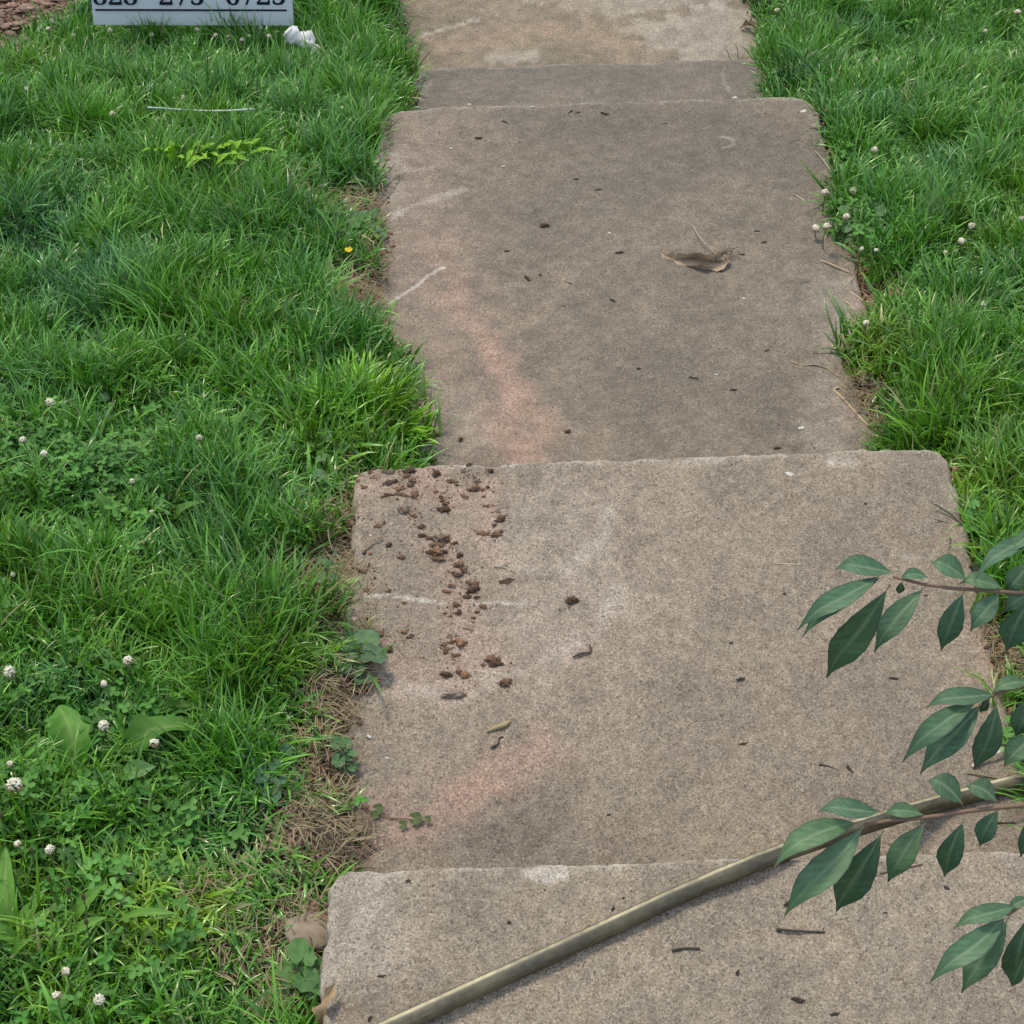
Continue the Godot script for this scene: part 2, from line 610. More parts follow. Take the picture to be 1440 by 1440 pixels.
# ---------------------------------------------------------------- soil under the lawns
const BARE := [  # bare or strawy places in photograph pixels: x, y, radius in metres, how bare
	[505, 405, 0.07, 1.0], [525, 350, 0.045, 0.9], [480, 295, 0.065, 0.85], [520, 305, 0.05, 0.9], [430, 285, 0.05, 0.7], [550, 480, 0.045, 1.0], [520, 445, 0.04, 0.8], [465, 815, 0.08, 1.0], [500, 780, 0.05, 1.0], [480, 720, 0.04, 0.7], [1185, 400, 0.04, 0.9], [1175, 540, 0.03, 0.9], [1240, 640, 0.03, 0.6], [495, 850, 0.045, 0.9], [470, 890, 0.05, 0.95], [490, 1030, 0.05, 1.0], [500, 960, 0.035, 1.0], [480, 1100, 0.05, 0.95], [415, 1130, 0.04, 0.6], [465, 985, 0.05, 0.9], [450, 1045, 0.05, 0.8], [440, 300, 0.04, 0.6], [430, 265, 0.03, 0.6],
	[455, 1180, 0.06, 1.0], [490, 1090, 0.035, 0.9], [490, 1010, 0.025, 0.9], [435, 1060, 0.035, 0.6], [470, 960, 0.03, 0.5], [420, 1300, 0.04, 0.8], [350, 1340, 0.045, 0.7], [390, 1380, 0.05, 0.6],
	[300, 1250, 0.06, 0.35], [380, 1200, 0.05, 0.5], [1215, 445, 0.065, 1.0], [1195, 370, 0.02, 0.8], [1200, 565, 0.05, 0.95], [1225, 610, 0.045, 0.9], [1270, 500, 0.03, 0.4], [1400, 900, 0.03, 0.9], [1425, 940, 0.04, 0.9], [1440, 1020, 0.03, 0.7],
	[525, 240, 0.02, 0.8], [500, 670, 0.03, 0.5], [460, 670, 0.04, 0.4], [30, 90, 0.06, 0.6], [1310, 500, 0.03, 0.3], [590, 600, 0.03, 0.7], [1150, 515, 0.015, 0.8], [1370, 770, 0.015, 0.7],
]
var bare_at := []

func bareness(x: float, z: float) -> float:
	var b := 0.0
	for k in bare_at:
		var dx: float = x - k[0]
		var dz: float = z - k[1]
		var d2 := dx * dx + dz * dz
		if d2 < k[2] * k[2] * 4.0:
			b = maxf(b, k[3] * (1.0 - smoothstep(0.6, 1.6, sqrt(d2) / k[2] + 0.35 * nz.get_noise_2d(x * 30.0, z * 30.0))))
	return b

const MULCH := [[-200, -150], [122, -150], [118, 4], [104, 22], [78, 40], [52, 52], [34, 72], [10, 92], [-60, 125], [-260, 160]]
var mulch_poly := PackedVector2Array()

func make_ground() -> void:
	for k in BARE:
		var p := ground_hit(k[0], k[1])
		bare_at.append([p.x, p.z, k[2], k[3]])
	for k in MULCH:
		var p := ground_hit(k[0], k[1])
		mulch_poly.append(Vector2(p.x, p.z))
	var xs := []
	for k in [[-120, -40, 4], [-40, -8, 8], [-8, -1.3, 40], [-1.3, -0.34, 64], [-0.34, 0.02, 60], [0.02, 0.48, 6], [0.48, 0.80, 48], [0.80, 1.5, 40], [1.5, 8, 36], [8, 40, 8], [40, 120, 4]]:
		for i in int(k[2]):
			xs.append(lerpf(k[0], k[1], float(i) / k[2]))
	xs.append(120.0)
	var zs := []
	for k in [[60, 12, 4], [12, 1, 12], [1, -0.9, 40], [-0.9, -5.4, 420], [-5.4, -9.0, 90], [-9, -30, 20], [-30, -160, 6]]:
		for i in int(k[2]):
			zs.append(lerpf(k[0], k[1], float(i) / k[2]))
	zs.append(-160.0)
	var b := MB.new()
	for z in zs:
		for x in xs:
			var y := ground_y(x, z)
			var col := Color(0.042, 0.036, 0.020)
			if x > -2.5 and x < 3.0 and z < 0.0 and z > -6.5:
				var br := bareness(x, z)
				var n := nz.get_noise_2d(x * 21.0, z * 21.0)
				var o := outside(x, z)
				var earth := Color(0.27, 0.165, 0.11).lerp(Color(0.16, 0.115, 0.08), clampf(0.5 + n, 0, 1))
				var near := 1.0 - smoothstep(0.0, 0.045, o)
				col = col.lerp(earth, clampf(maxf(br, near * 0.9), 0, 1))
				if o < 0.02 and n > -0.1:
					col = col.lerp(CLAY * 0.8, 0.4 * near)
				if mulch_poly.size() and Geometry2D.is_point_in_polygon(Vector2(x, z), mulch_poly):
					col = Color(0.17, 0.105, 0.08)
			elif absf(x) > 3.0 or z < -7.0 or z > 1.0:
				col = Color(0.05, 0.09, 0.025) * (1.0 + 0.25 * nz.get_noise_2d(x * 1.5, z * 1.5))
			b.add(Vector3(x, y, z), Color(col.r * 1.5, col.g * 1.5, col.b * 1.5), Vector2(x, z))
	var m := xs.size()
	for j in zs.size() - 1:
		for i in m - 1:
			b.quad(j * m + i, (j + 1) * m + i, (j + 1) * m + i + 1, j * m + i + 1)
	tag(put("ground", b.mesh(), M["soil"]), "sloping ground of brown soil and clay under the lawns", "", "", "structure")

# ---------------------------------------------------------------- grass and clover
func blade(b: MB, foot: Vector3, yaw: float, lean0: float, lean1: float, length: float, half: float, tip_light: float, rows := 6) -> void:
	var dir := Vector3(cos(yaw), 0, sin(yaw))
	var side := Vector3(-sin(yaw), 0, cos(yaw))
	var mid := PackedVector3Array()
	var sides := PackedVector3Array()
	var nrm := PackedVector3Array()
	var hw := PackedFloat32Array()
	var p := foot
	for i in rows:
		var t := float(i) / (rows - 1)
		var a := lerpf(lean0, lean1, t * t)
		var d := dir * sin(a) + Vector3.UP * cos(a)
		if i > 0:
			p += d * length / (rows - 1)
		mid.append(p)
		sides.append(side)
		nrm.append(side.cross(d))
		hw.append(half * (0.75 + 0.25 * sin(PI * minf(1.0, t * 1.6))) * (1.0 - pow(t, 3.0)) + 0.0001)
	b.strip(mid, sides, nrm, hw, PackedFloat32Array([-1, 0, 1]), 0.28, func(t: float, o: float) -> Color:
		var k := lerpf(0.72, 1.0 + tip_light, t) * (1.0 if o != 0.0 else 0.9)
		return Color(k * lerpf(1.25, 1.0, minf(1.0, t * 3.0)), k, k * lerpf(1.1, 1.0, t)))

func clump(count: int, l0: float, l1: float, w0: float, w1: float, curl: float, spread: float) -> ArrayMesh:
	var b := MB.new()
	for i in count:
		var yaw := rng.randf() * TAU
		var foot := Vector3(rng.randf_range(-1, 1), 0, rng.randf_range(-1, 1)) * spread
		var a := rng.randf_range(0.05, 0.55)
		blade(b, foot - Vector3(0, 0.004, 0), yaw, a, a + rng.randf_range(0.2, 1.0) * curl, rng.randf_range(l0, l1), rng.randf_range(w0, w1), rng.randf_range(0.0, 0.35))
	return b.mesh()

class Sow:
	var buf := PackedFloat32Array()
	var n := 0
	func add(p: Vector3, yaw: float, lean_dir: float, lean: float, sc: float, tall: float, col: Color) -> void:
		var bs := Basis(Vector3(cos(lean_dir), 0, sin(lean_dir)), lean) * Basis(Vector3.UP, yaw)
		var x := bs.x * sc
		var y := bs.y * sc * tall
		var z := bs.z * sc
		buf.append_array([x.x, y.x, z.x, p.x, x.y, y.y, z.y, p.y, x.z, y.z, z.z, p.z, col.r, col.g, col.b, 1.0])
		n += 1

func sow(s: Sow, called: String, mesh: Mesh, mat: Material, parent: Node) -> void:
	if s.n == 0:
		return
	var mm := MultiMesh.new()
	mm.transform_format = MultiMesh.TRANSFORM_3D
	mm.use_colors = true
	mm.mesh = mesh
	mm.instance_count = s.n
	mm.buffer = s.buf
	var o := MultiMeshInstance3D.new()
	o.name = numbered(called, parent)
	o.multimesh = mm
	o.material_override = mat
	o.set_meta("kind", "stuff")
	parent.add_child(o, true)

# patches that differ from the rest of the turf: x, y in the photograph, radius in metres, kind, strength
# kinds: l long blades, c clover and small weeds, b bluish, y yellowish, s short
const PATCHES := [
	[330, 320, 0.16, "l", 1.0], [420, 480, 0.10, "l", 0.7], [240, 420, 0.15, "l", 0.7], [60, 340, 0.12, "b", 1.0], [130, 430, 0.12, "b", 1.0], [200, 60, 0.12, "b", 0.5], [70, 300, 0.1, "b", 0.8],
	[440, 60, 0.15, "l", 0.5], [500, 100, 0.12, "l", 0.6], [120, 640, 0.17, "c", 1.0], [30, 600, 0.12, "c", 1.0], [190, 720, 0.13, "c", 0.8], [60, 700, 0.12, "c", 0.8], [330, 620, 0.10, "c", 0.4],
	[120, 1050, 0.16, "c", 0.9], [60, 1120, 0.14, "c", 0.9], [200, 1180, 0.12, "c", 0.7], [130, 1330, 0.15, "c", 0.6], [350, 880, 0.11, "l", 0.8], [290, 960, 0.10, "l", 0.8], [480, 820, 0.08, "s", 0.8], [490, 440, 0.06, "s", 0.8], [360, 760, 0.15, "l", 0.4],
	[120, 1250, 0.2, "y", 0.5], [330, 900, 0.2, "y", 0.35], [300, 1240, 0.14, "s", 1.0], [380, 1300, 0.14, "s", 1.0], [420, 1180, 0.12, "s", 0.8], [250, 1380, 0.16, "s", 0.7], [430, 980, 0.10, "s", 0.6], [250, 1300, 0.1, "y", 0.6],
	[1190, 290, 0.10, "c", 1.0], [1230, 250, 0.10, "c", 0.9], [1250, 330, 0.10, "c", 0.8], [1190, 220, 0.08, "c", 0.7], [1330, 560, 0.10, "c", 0.5], [1300, 400, 0.1, "c", 0.6], [1390, 440, 0.12, "c", 0.5],
	[1120, 90, 0.10, "l", 1.0], [1230, 150, 0.14, "l", 0.4], [1320, 160, 0.14, "b", 0.5], [1380, 620, 0.12, "y", 0.7], [1300, 600, 0.09, "l", 1.0], [1270, 480, 0.10, "y", 0.8], [1390, 720, 0.12, "y", 0.8], [1420, 900, 0.1, "y", 1.0],
	[1250, 110, 0.12, "c", 0.5], [1200, 60, 0.1, "b", 0.6], [1340, 60, 0.12, "c", 0.5], [1330, 250, 0.1, "b", 0.6], [1400, 130, 0.1, "y", 0.6], [1400, 350, 0.1, "y", 0.5], [1290, 300, 0.08, "l", 0.9], [1400, 540, 0.12, "l", 0.6], [1330, 330, 0.14, "l", 0.3], [270, 200, 0.12, "y", 0.4], [540, 560, 0.09, "y", 0.7], [450, 640, 0.1, "y", 0.4], [60, 110, 0.1, "y", 0.8], [1400, 260, 0.14, "y", 0.3], [480, 330, 0.08, "c", 0.6], [410, 250, 0.08, "c", 0.5],
]
var patch_at := []

func make_grass() -> void:
	for k in PATCHES:
		var p := ground_hit(k[0], k[1])
		patch_at.append([p.x, p.z, k[2], k[3], k[4]])
	var lawn := [base("lawn_grass", Vector3.ZERO), base("lawn_grass", Vector3.ZERO)]
	tag(lawn[0], "long green lawn grass with clover on the sign's side of the steps", "grass", "", "stuff")
	tag(lawn[1], "green lawn grass with clover behind the leafy shrub branches", "grass", "", "stuff")
	var clo := [base("clover_patch", Vector3.ZERO), base("clover_patch", Vector3.ZERO)]
	tag(clo[0], "low clover leaves in the lawn on the sign's side of the steps", "clover", "", "stuff")
	tag(clo[1], "low clover leaves in the lawn beside the long grey slab", "clover", "", "stuff")
	var kinds := []
	for i in 4:
		kinds.append(clump(4, 0.028, 0.064, 0.0014, 0.0025, 1.4, 0.013))     # short turf
	for i in 4:
		kinds.append(clump(4, 0.055, 0.108, 0.0014, 0.0027, 1.2, 0.017))     # long blades
	for i in 2:
		kinds.append(clump(2, 0.045, 0.085, 0.0027, 0.0042, 1.4, 0.014))     # broad blades
	var straw := []
	for i in 3:
		var b := MB.new()
		for q in 5:
			blade(b, Vector3(rng.randf_range(-0.02, 0.02), 0.003 + 0.003 * q, rng.randf_range(-0.02, 0.02)), rng.randf() * TAU, 1.3, 1.62 + rng.randf() * 0.3, rng.randf_range(0.012, 0.04), rng.randf_range(0.0004, 0.0009), 0.2)
		straw.append(b.mesh())
	var leaf3 := []
	for i in 3:
		leaf3.append(trefoil(i))
	var weed := []
	for i in 2:
		weed.append(small_weed(i))
	for side in 2:
		var sows := []
		for i in kinds.size():
			sows.append(Sow.new())
		var dry := [Sow.new(), Sow.new(), Sow.new()]
		var cl := [Sow.new(), Sow.new(), Sow.new()]
		var wd := [Sow.new(), Sow.new()]
		var x0 := -2.4 if side == 0 else 0.45
		var x1 := 0.12 if side == 0 else 2.9
		var z := -0.25
		while z > -7.5:
			# inside the frame (and a step beyond it) sow densely, further out thinly
			var half := 0.24 * (-z * 0.695 + (2.221 - prof(z)) * 0.719) + 0.25
			var x := x0
			while x < x1:
				var seen := z < -1.1 and z > -6.3 and absf(x - 0.05) < half
				var st := 0.0080 if seen else 0.019
				x += st
				if not seen and fposmod(z, 0.019) > 0.0081:
					continue
				var px := x + rng.randf_range(-0.5, 0.5) * st
				var pz := z + rng.randf_range(-0.5, 0.5) * (0.008 if seen else 0.019)
				var o := outside(px, pz)
				if o < 0.006:
					continue
				if side == 0 and Geometry2D.is_point_in_polygon(Vector2(px, pz), mulch_poly):
					continue
				var br := bareness(px, pz)
				var lng := 0.35 + 0.55 * nz.get_noise_2d(px * 5.0, pz * 5.0) + 0.25 * nz.get_noise_2d(px * 14.0, pz * 14.0)
				var clv := clampf(nz.get_noise_2d(px * 9.0 + 30.0, pz * 9.0) * 0.8 - 0.1, 0.0, 1.0) * 0.35
				var blu := clampf(nz.get_noise_2d(px * 2.5 + 70.0, pz * 2.5), -1, 1) * 0.35
				var yel := clampf(nz.get_noise_2d(px * 6.0 + 90.0, pz * 6.0), -1, 1) * 0.35
				for k in patch_at:
					var dx: float = px - k[0]
					var dz: float = pz - k[1]
					var q: float = (dx * dx + dz * dz) / (k[2] * k[2])
					if q > 1.6:
						continue
					var f: float = k[4] * (1.0 - smoothstep(0.3, 1.5, q))
					match k[3]:
						"l": lng += 0.7 * f
						"c": clv += 0.62 * f * clampf(0.75 + 0.9 * nz.get_noise_2d(px * 16.0, pz * 16.0 + 60.0), 0.1, 1.2)
						"b": blu += 0.5 * f
						"y": yel += 0.8 * f
						"s": lng -= 0.8 * f
				if seen and o < 0.08 and rng.randf() < 0.06 + br * 0.3:
					var g := rng.randf_range(0.7, 1.15)
					var pd := Vector3(px, ground_y(px, pz), pz)
					dry[rng.randi() % 3].add(pd, rng.randf() * TAU, 0, 0, rng.randf_range(0.6, 1.2), 1.0, Color(0.30, 0.25, 0.145) * g)
				elif seen and br > 0.2 and rng.randf() < 0.36 * br:
					var g := rng.randf_range(0.7, 1.15)
					var pd := Vector3(px, ground_y(px, pz), pz)
					dry[rng.randi() % 3].add(pd, rng.randf() * TAU, 0, 0, rng.randf_range(0.6, 1.2), 1.0, Color(0.32, 0.265, 0.155) * g)
				if rng.randf() < br * 1.05 or rng.randf() > smoothstep(-0.01, 0.035, o):
					continue
				var y := ground_y(px, pz)
				var p := Vector3(px, y, pz)
				var r := rng.randf()
				if r < clv * 0.34:
					var g := rng.randf_range(0.6, 1.3)
					var cc := Color(0.045, 0.175, 0.018).lerp(Color(0.115, 0.290, 0.055), rng.randf()) * g
					if rng.randf() < 0.68:
						cl[rng.randi() % 3].add(p, rng.randf() * TAU, rng.randf() * TAU, rng.randf_range(0, 0.35), rng.randf_range(0.7, 1.15), rng.randf_range(0.6, 1.3), cc)
					else:
						wd[rng.randi() % 2].add(p, rng.randf() * TAU, rng.randf() * TAU, rng.randf_range(0, 0.3), rng.randf_range(0.7, 1.2), 1.0, cc)
					continue
				if r < clv * 0.7 and rng.randf() < 0.35:
					continue
				lng -= clv * 0.5 + br * 0.6
				var kind := 0
				if rng.randf() < 0.05:
					kind = 8 + rng.randi() % 2
				elif lng + rng.randf_range(-0.25, 0.25) > 0.55:
					kind = 4 + rng.randi() % 4
				else:
					kind = rng.randi() % 4
				var green := Color(0.058, 0.220, 0.020).lerp(Color(0.172, 0.425, 0.036), rng.randf())
				green = green.lerp(Color(0.105, 0.285, 0.115), clampf(blu + rng.randf_range(-0.2, 0.2), 0, 1))
				green = green.lerp(Color(0.235, 0.410, 0.026), clampf(yel + rng.randf_range(-0.25, 0.15), 0, 1) * 0.8)
				if rng.randf() < 0.012 + 0.22 * br:
					green = Color(0.36, 0.37, 0.15)
				green *= rng.randf_range(0.50, 1.42)
				var ld := TAU * nz.get_noise_2d(px * 3.0 + 11.0, pz * 3.0) + rng.randf_range(-1.6, 1.6)
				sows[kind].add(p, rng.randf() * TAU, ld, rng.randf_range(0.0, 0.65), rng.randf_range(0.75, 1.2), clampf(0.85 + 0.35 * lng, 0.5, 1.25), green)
			z -= 0.0080
		for i in kinds.size():
			sow(sows[i], "grass_blades", kinds[i], M["grass"], lawn[side])
		for i in 3:
			sow(dry[i], "dry_grass", straw[i], M["dry"], lawn[side])
			sow(cl[i], "clover_leaves", leaf3[i], M["clover"], clo[side])
		for i in 2:
			sow(wd[i], "weed_leaves", weed[i], M["clover"], clo[side])
		print("side ", side, " clumps ", sows.map(func(q): return q.n), " dry ", dry[0].n, " clover ", cl[0].n, " weed ", wd[0].n)

# a flat leaf patch: rim points round a centre
func leaflet(b: MB, foot: Vector3, dir: Vector3, nrm: Vector3, length: float, half: float, shade: float, notch := 0.12) -> void:
	var side := nrm.cross(dir).normalized()
	var c := b.add(foot + dir * length * 0.45 - nrm * length * 0.06, Color(shade * 1.12, shade * 1.15, shade * 1.12))
	var ring := []
	for k in 11:
		var a := TAU * k / 11.0
		var u := 0.5 - 0.5 * cos(a)
		var w := sin(a) * (0.62 + 0.38 * u)
		if k == 5 or k == 6:
			u -= notch * 0.5
		ring.append(b.add(foot + dir * length * u + side * half * w + nrm * length * 0.10 * absf(w), Color(shade, shade, shade)))
	for k in 11:
		b.tri(c, ring[k], ring[(k + 1) % 11])

func trefoil(v: int) -> ArrayMesh:
	var b := MB.new()
	for q in 2:
		var h := rng.randf_range(0.018, 0.040)
		var top := Vector3(rng.randf_range(-0.012, 0.012), h, rng.randf_range(-0.012, 0.012))
		var foot := Vector3(rng.randf_range(-0.006, 0.006), 0, rng.randf_range(-0.006, 0.006))
		b.tube(PackedVector3Array([foot, foot.lerp(top, 0.6) + Vector3(0.002, 0, 0), top]), PackedFloat32Array([0.0007, 0.0006, 0.0005]), 3, Color(1.1, 1.0, 0.8), false)
		var yaw := rng.randf() * TAU
		for k in 3:
			var a := yaw + TAU * k / 3.0 + rng.randf_range(-0.15, 0.15)
			var d := Vector3(cos(a), rng.randf_range(-0.25, 0.15), sin(a)).normalized()
			var n := (Vector3.UP - d * d.y).normalized()
			leaflet(b, top, d, n, rng.randf_range(0.009, 0.015), rng.randf_range(0.0042, 0.0062), rng.randf_range(0.85, 1.15))
	return b.mesh()

func small_weed(v: int) -> ArrayMesh:
	var b := MB.new()
	for q in 9:
		var a := rng.randf() * TAU
		var foot := Vector3(cos(a), 0, sin(a)) * rng.randf_range(0, 0.010) + Vector3(0, rng.randf_range(0.004, 0.026), 0)
		var d := Vector3(cos(a), rng.randf_range(-0.1, 0.7), sin(a)).normalized()
		leaflet(b, foot, d, (Vector3.UP - d * d.y).normalized(), rng.randf_range(0.007, 0.014), rng.randf_range(0.0018, 0.0034), rng.randf_range(0.8, 1.2), 0.0)
	b.tube(PackedVector3Array([Vector3.ZERO, Vector3(0.002, 0.025, 0)]), PackedFloat32Array([0.0009, 0.0006]), 3, Color(1.1, 1.0, 0.8), false)
	return b.mesh()

# ---------------------------------------------------------------- labels that point to one small thing
const MARKS := {
	1: [[510, 668, "wide step's rounded corner"], [618, 755, "broad grey clod"], [614, 775, "orange tan clod"], [705, 795, "cream coloured clod"], [711, 816, "dark oblong clod"], [648, 904, "orange brown clod"], [695, 930, "stacked reddish clods"], [640, 979, "grey brown wood chip"], [805, 843, "lone dark clod"], [818, 917, "hooked twig"], [698, 751, "largest brown clod"], [569, 717, "round grey clod"], [624, 714, "dark double crumb"], [572, 890, "touching orange clod"], [700, 1021, "tan seed husk"], [1165, 1079, "short dark twig"], [665, 828, "dark striped clod"], [704, 731, "dark upright clod"], [550, 676, "long dark clod"], [667, 688, "dark wide clod"], [522, 765, "thin tan straw"], [735, 850, "pale crack's end"], [516, 838, "pale crack's start"], [1108, 793, "pale lying straw"], [654, 948, "red brown clod"], [1333, 722, "dark green stem"], [1265, 1223, "reddish thin twig"], [1395, 1065, "thick cream stalk"]],
	2: [[980, 365, "curled dead leaf"], [766, 316, "lone black crumb"], [585, 400, "white scratch"], [695, 208, "round dark smudge"], [1146, 180, "small brown stone"], [1130, 514, "bent dry runner"], [1185, 560, "thick dry stalk"], [1118, 199, "bark sliver by the stone"], [1132, 398, "bark sliver by the leaf"], [735, 590, "pink clay streak"], [604, 275, "pale smear"], [798, 606, "crumb near the front"], [1125, 279, "tiny pale stalk"], [850, 140, "slab's far edge"]],
	0: [[1126, 1309, "straight dark twig"], [965, 1335, "twig below the hose"], [768, 1232, "white flaked patch"], [1265, 1223, "reddish thin twig"], [800, 1330, "garden hose"], [475, 1250, "near step's rounded corner"], [1330, 1360, "lowest shrub leaves"]],
	9: [[130, 37, "phone sign's left corner"], [271, 38, "phone sign's middle"], [412, 38, "phone sign's right corner"], [430, 60, "crumpled white scrap"], [210, 152, "white strip's left end"], [358, 154, "white strip's right end"], [290, 210, "bright yellow green weed"], [76, 35, "flat grey stone"], [20, 1104, "largest clover flower"], [90, 1030, "upright dock leaf"], [225, 1035, "long dock leaf"], [60, 1290, "ribwort plantain"], [150, 730, "dark dock leaves"], [160, 600, "grey green weed patch"], [70, 566, "double clover flower"], [1200, 269, "roundest clover flower"], [1110, 110, "dark coarse tuft"], [1215, 310, "pale round weed"], [1147, 322, "drooping clover flower"], [1330, 345, "broad bladed tuft"], [1290, 600, "tall fanning tuft"], [1355, 565, "fresh green weed"], [1146, 180, "small brown stone"], [1052, 42, "path's brown leaf"], [1440, 160, "right frame edge"]],
}
var said_once := {}

func pointing(desc: String, surface: int, px: float, py: float) -> String:
	var marks: Array = MARKS[surface].duplicate()
	marks.sort_custom(func(a, b): return Vector2(a[0] - px, a[1] - py).length() < Vector2(b[0] - px, b[1] - py).length())
	for m in marks:
		var v := Vector2(px - m[0], py - m[1])
		if v.length() < 4.0:
			continue
		var side := "left of" if v.x < 0 else "right of"
		var fore := "beyond" if v.y < 0 else "below"
		var way := fore + " and " + side
		if absf(v.x) < 0.4 * absf(v.y):
			way = fore
		elif absf(v.y) < 0.4 * absf(v.x):
			way = side
		var far := "just " if v.length() < 20 else ("well " if v.length() > 75 else "")
		var text: String = desc + " " + far + way + " the " + m[2]
		if not said_once.has(text):
			said_once[text] = true
			return text
	return desc

# ---------------------------------------------------------------- helpers for small things
func curve(pts: Array, n: int) -> PackedVector3Array:
	var c := Curve3D.new()
	for i in pts.size():
		var a: Vector3 = pts[maxi(i - 1, 0)]
		var b: Vector3 = pts[mini(i + 1, pts.size() - 1)]
		var t := (b - a) / 6.0
		c.add_point(pts[i], -t, t)
	c.bake_interval = 0.002
	var out := PackedVector3Array()
	for i in n:
		out.append(c.sample_baked(c.get_baked_length() * i / (n - 1), true))
	return out

func taper(n: int, r0: float, r1: float) -> PackedFloat32Array:
	var out := PackedFloat32Array()
	for i in n:
		out.append(lerpf(r0, r1, float(i) / (n - 1)))
	return out

# an uneven lump that lies on y = 0, about one unit across
func lump(sd: int, stretch: Vector3, rough: float, c0: Color, c1: Color, rings := 9, segs := 12, grit := 0.0) -> ArrayMesh:
	var b := MB.new()
	for i in rings + 1:
		var th := PI * i / rings
		for k in segs + 1:
			var ph := TAU * (k % segs) / segs
			var d := Vector3(cos(th), sin(th) * sin(ph), sin(th) * cos(ph))
			var n := nz.get_noise_3d(d.x * 1.1 + sd * 3.7, d.y * 1.1, d.z * 1.1) * 0.7 + nz.get_noise_3d(d.x * 3.0, d.y * 3.0 + sd * 5.1, d.z * 3.0) * 0.5
			n += grit * (0.45 * nz.get_noise_3d(d.x * 6.5, d.y * 6.5 + sd, d.z * 6.5) + 0.25 * nz.get_noise_3d(d.x * 13.0, d.y * 13.0, d.z * 13.0 + sd))
			var p := d * (0.5 + rough * n) * stretch
			p.y = maxf(p.y, -0.22 * stretch.y)
			var m := nz.get_noise_3d(d.x * 2.2 + sd, d.y * 2.2, d.z * 2.2 + 8.0)
			b.add(p + Vector3(0, 0.20 * stretch.y, 0), c0.lerp(c1, clampf(0.5 + m * 0.9, 0, 1)))
	for i in rings:
		for k in segs:
			var a := i * (segs + 1) + k
			b.quad(a, a + 1, a + segs + 2, a + segs + 1)
	return b.mesh(grit <= 0.0)

# ---------------------------------------------------------------- garden hose
func make_hose() -> void:
	var r := 0.0113
	var pts := []
	var up := r * 0.98
	for q in [[-700, 1960], [-300, 1800], [60, 1655], [290, 1558]]:
		pts.append(ground_hit(q[0], q[1]) + Vector3(0, 0.022, 0))
	for p in [[475, 1478], [560, 1440], [700, 1376], [840, 1312], [950, 1261]]:
		pts.append(on_slab(0, p[0], p[1], up))
	var lip := on_slab(0, 1055, 1216, up + 0.002)
	pts.append(lip)
	var land := on_slab(1, 1330, 1127, up)
	var d0 := (lip - EYE).dot(-cam_basis.z)
	var d1 := (land - EYE).dot(-cam_basis.z)
	for q in [[1130, 1189, 0.16], [1215, 1161, 0.5]]:
		pts.append(at(q[0], q[1], lerpf(d0, d1, q[2])))
	pts.append(land)
	pts.append(on_slab(1, 1440, 1098, up))
	var last: Vector3 = pts[-1]
	pts.append(last + Vector3(0.16, 0.02, -0.03))
	pts.append(Vector3(0.86, ground_y(0.86, -1.93) + 0.03, -1.93))
	pts.append(Vector3(1.25, ground_y(1.25, -1.80) + 0.03, -1.80))
	pts.append(Vector3(1.8, ground_y(1.8, -1.2) + 0.03, -1.2))
	var n := 2500
	var line := curve(pts, n)
	var b := MB.new()
	var sides := 24
	# woven cover: fine ribs round the hose with the two directions of the weave
	for i in n:
		var dir := (line[mini(i + 1, n - 1)] - line[maxi(i - 1, 0)]).normalized()
		var s := dir.cross(Vector3.UP).normalized()
		var t := s.cross(dir)
		for k in sides + 1:
			var a := TAU * k / sides
			var kk := k % sides
			var rib := 1.0 if (i + (kk % 2)) % 2 == 0 else -1.0
			var rad := r * (1.0 + 0.018 * rib)
			var tone := Color(0.245, 0.212, 0.112) if rib > 0 else Color(0.120, 0.102, 0.050)
			tone = tone * 0.45 * (1.0 + 0.25 * nz.get_noise_2d(i * 0.03, kk * 0.6))
			if kk >= 7 and kk <= 8:  # upper side's highlight painted in as a pale band between dark lines
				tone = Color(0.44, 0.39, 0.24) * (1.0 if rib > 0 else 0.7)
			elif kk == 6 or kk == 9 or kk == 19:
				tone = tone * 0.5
			tone = tone * (1.0 + 0.35 * nz.get_noise_2d(i * 0.011, 5.0) + 0.2 * nz.get_noise_2d(i * 0.09, kk * 0.3))
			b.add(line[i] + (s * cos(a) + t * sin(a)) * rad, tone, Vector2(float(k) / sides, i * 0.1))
	for i in n - 1:
		for k in sides:
			var a := i * (sides + 1) + k
			b.quad(a, a + sides + 1, a + sides + 2, a + 1)
	tag(put("garden_hose", b.mesh(), M["hose"]), "olive tan garden hose with woven cover lying across the two nearest concrete steps", "hose")

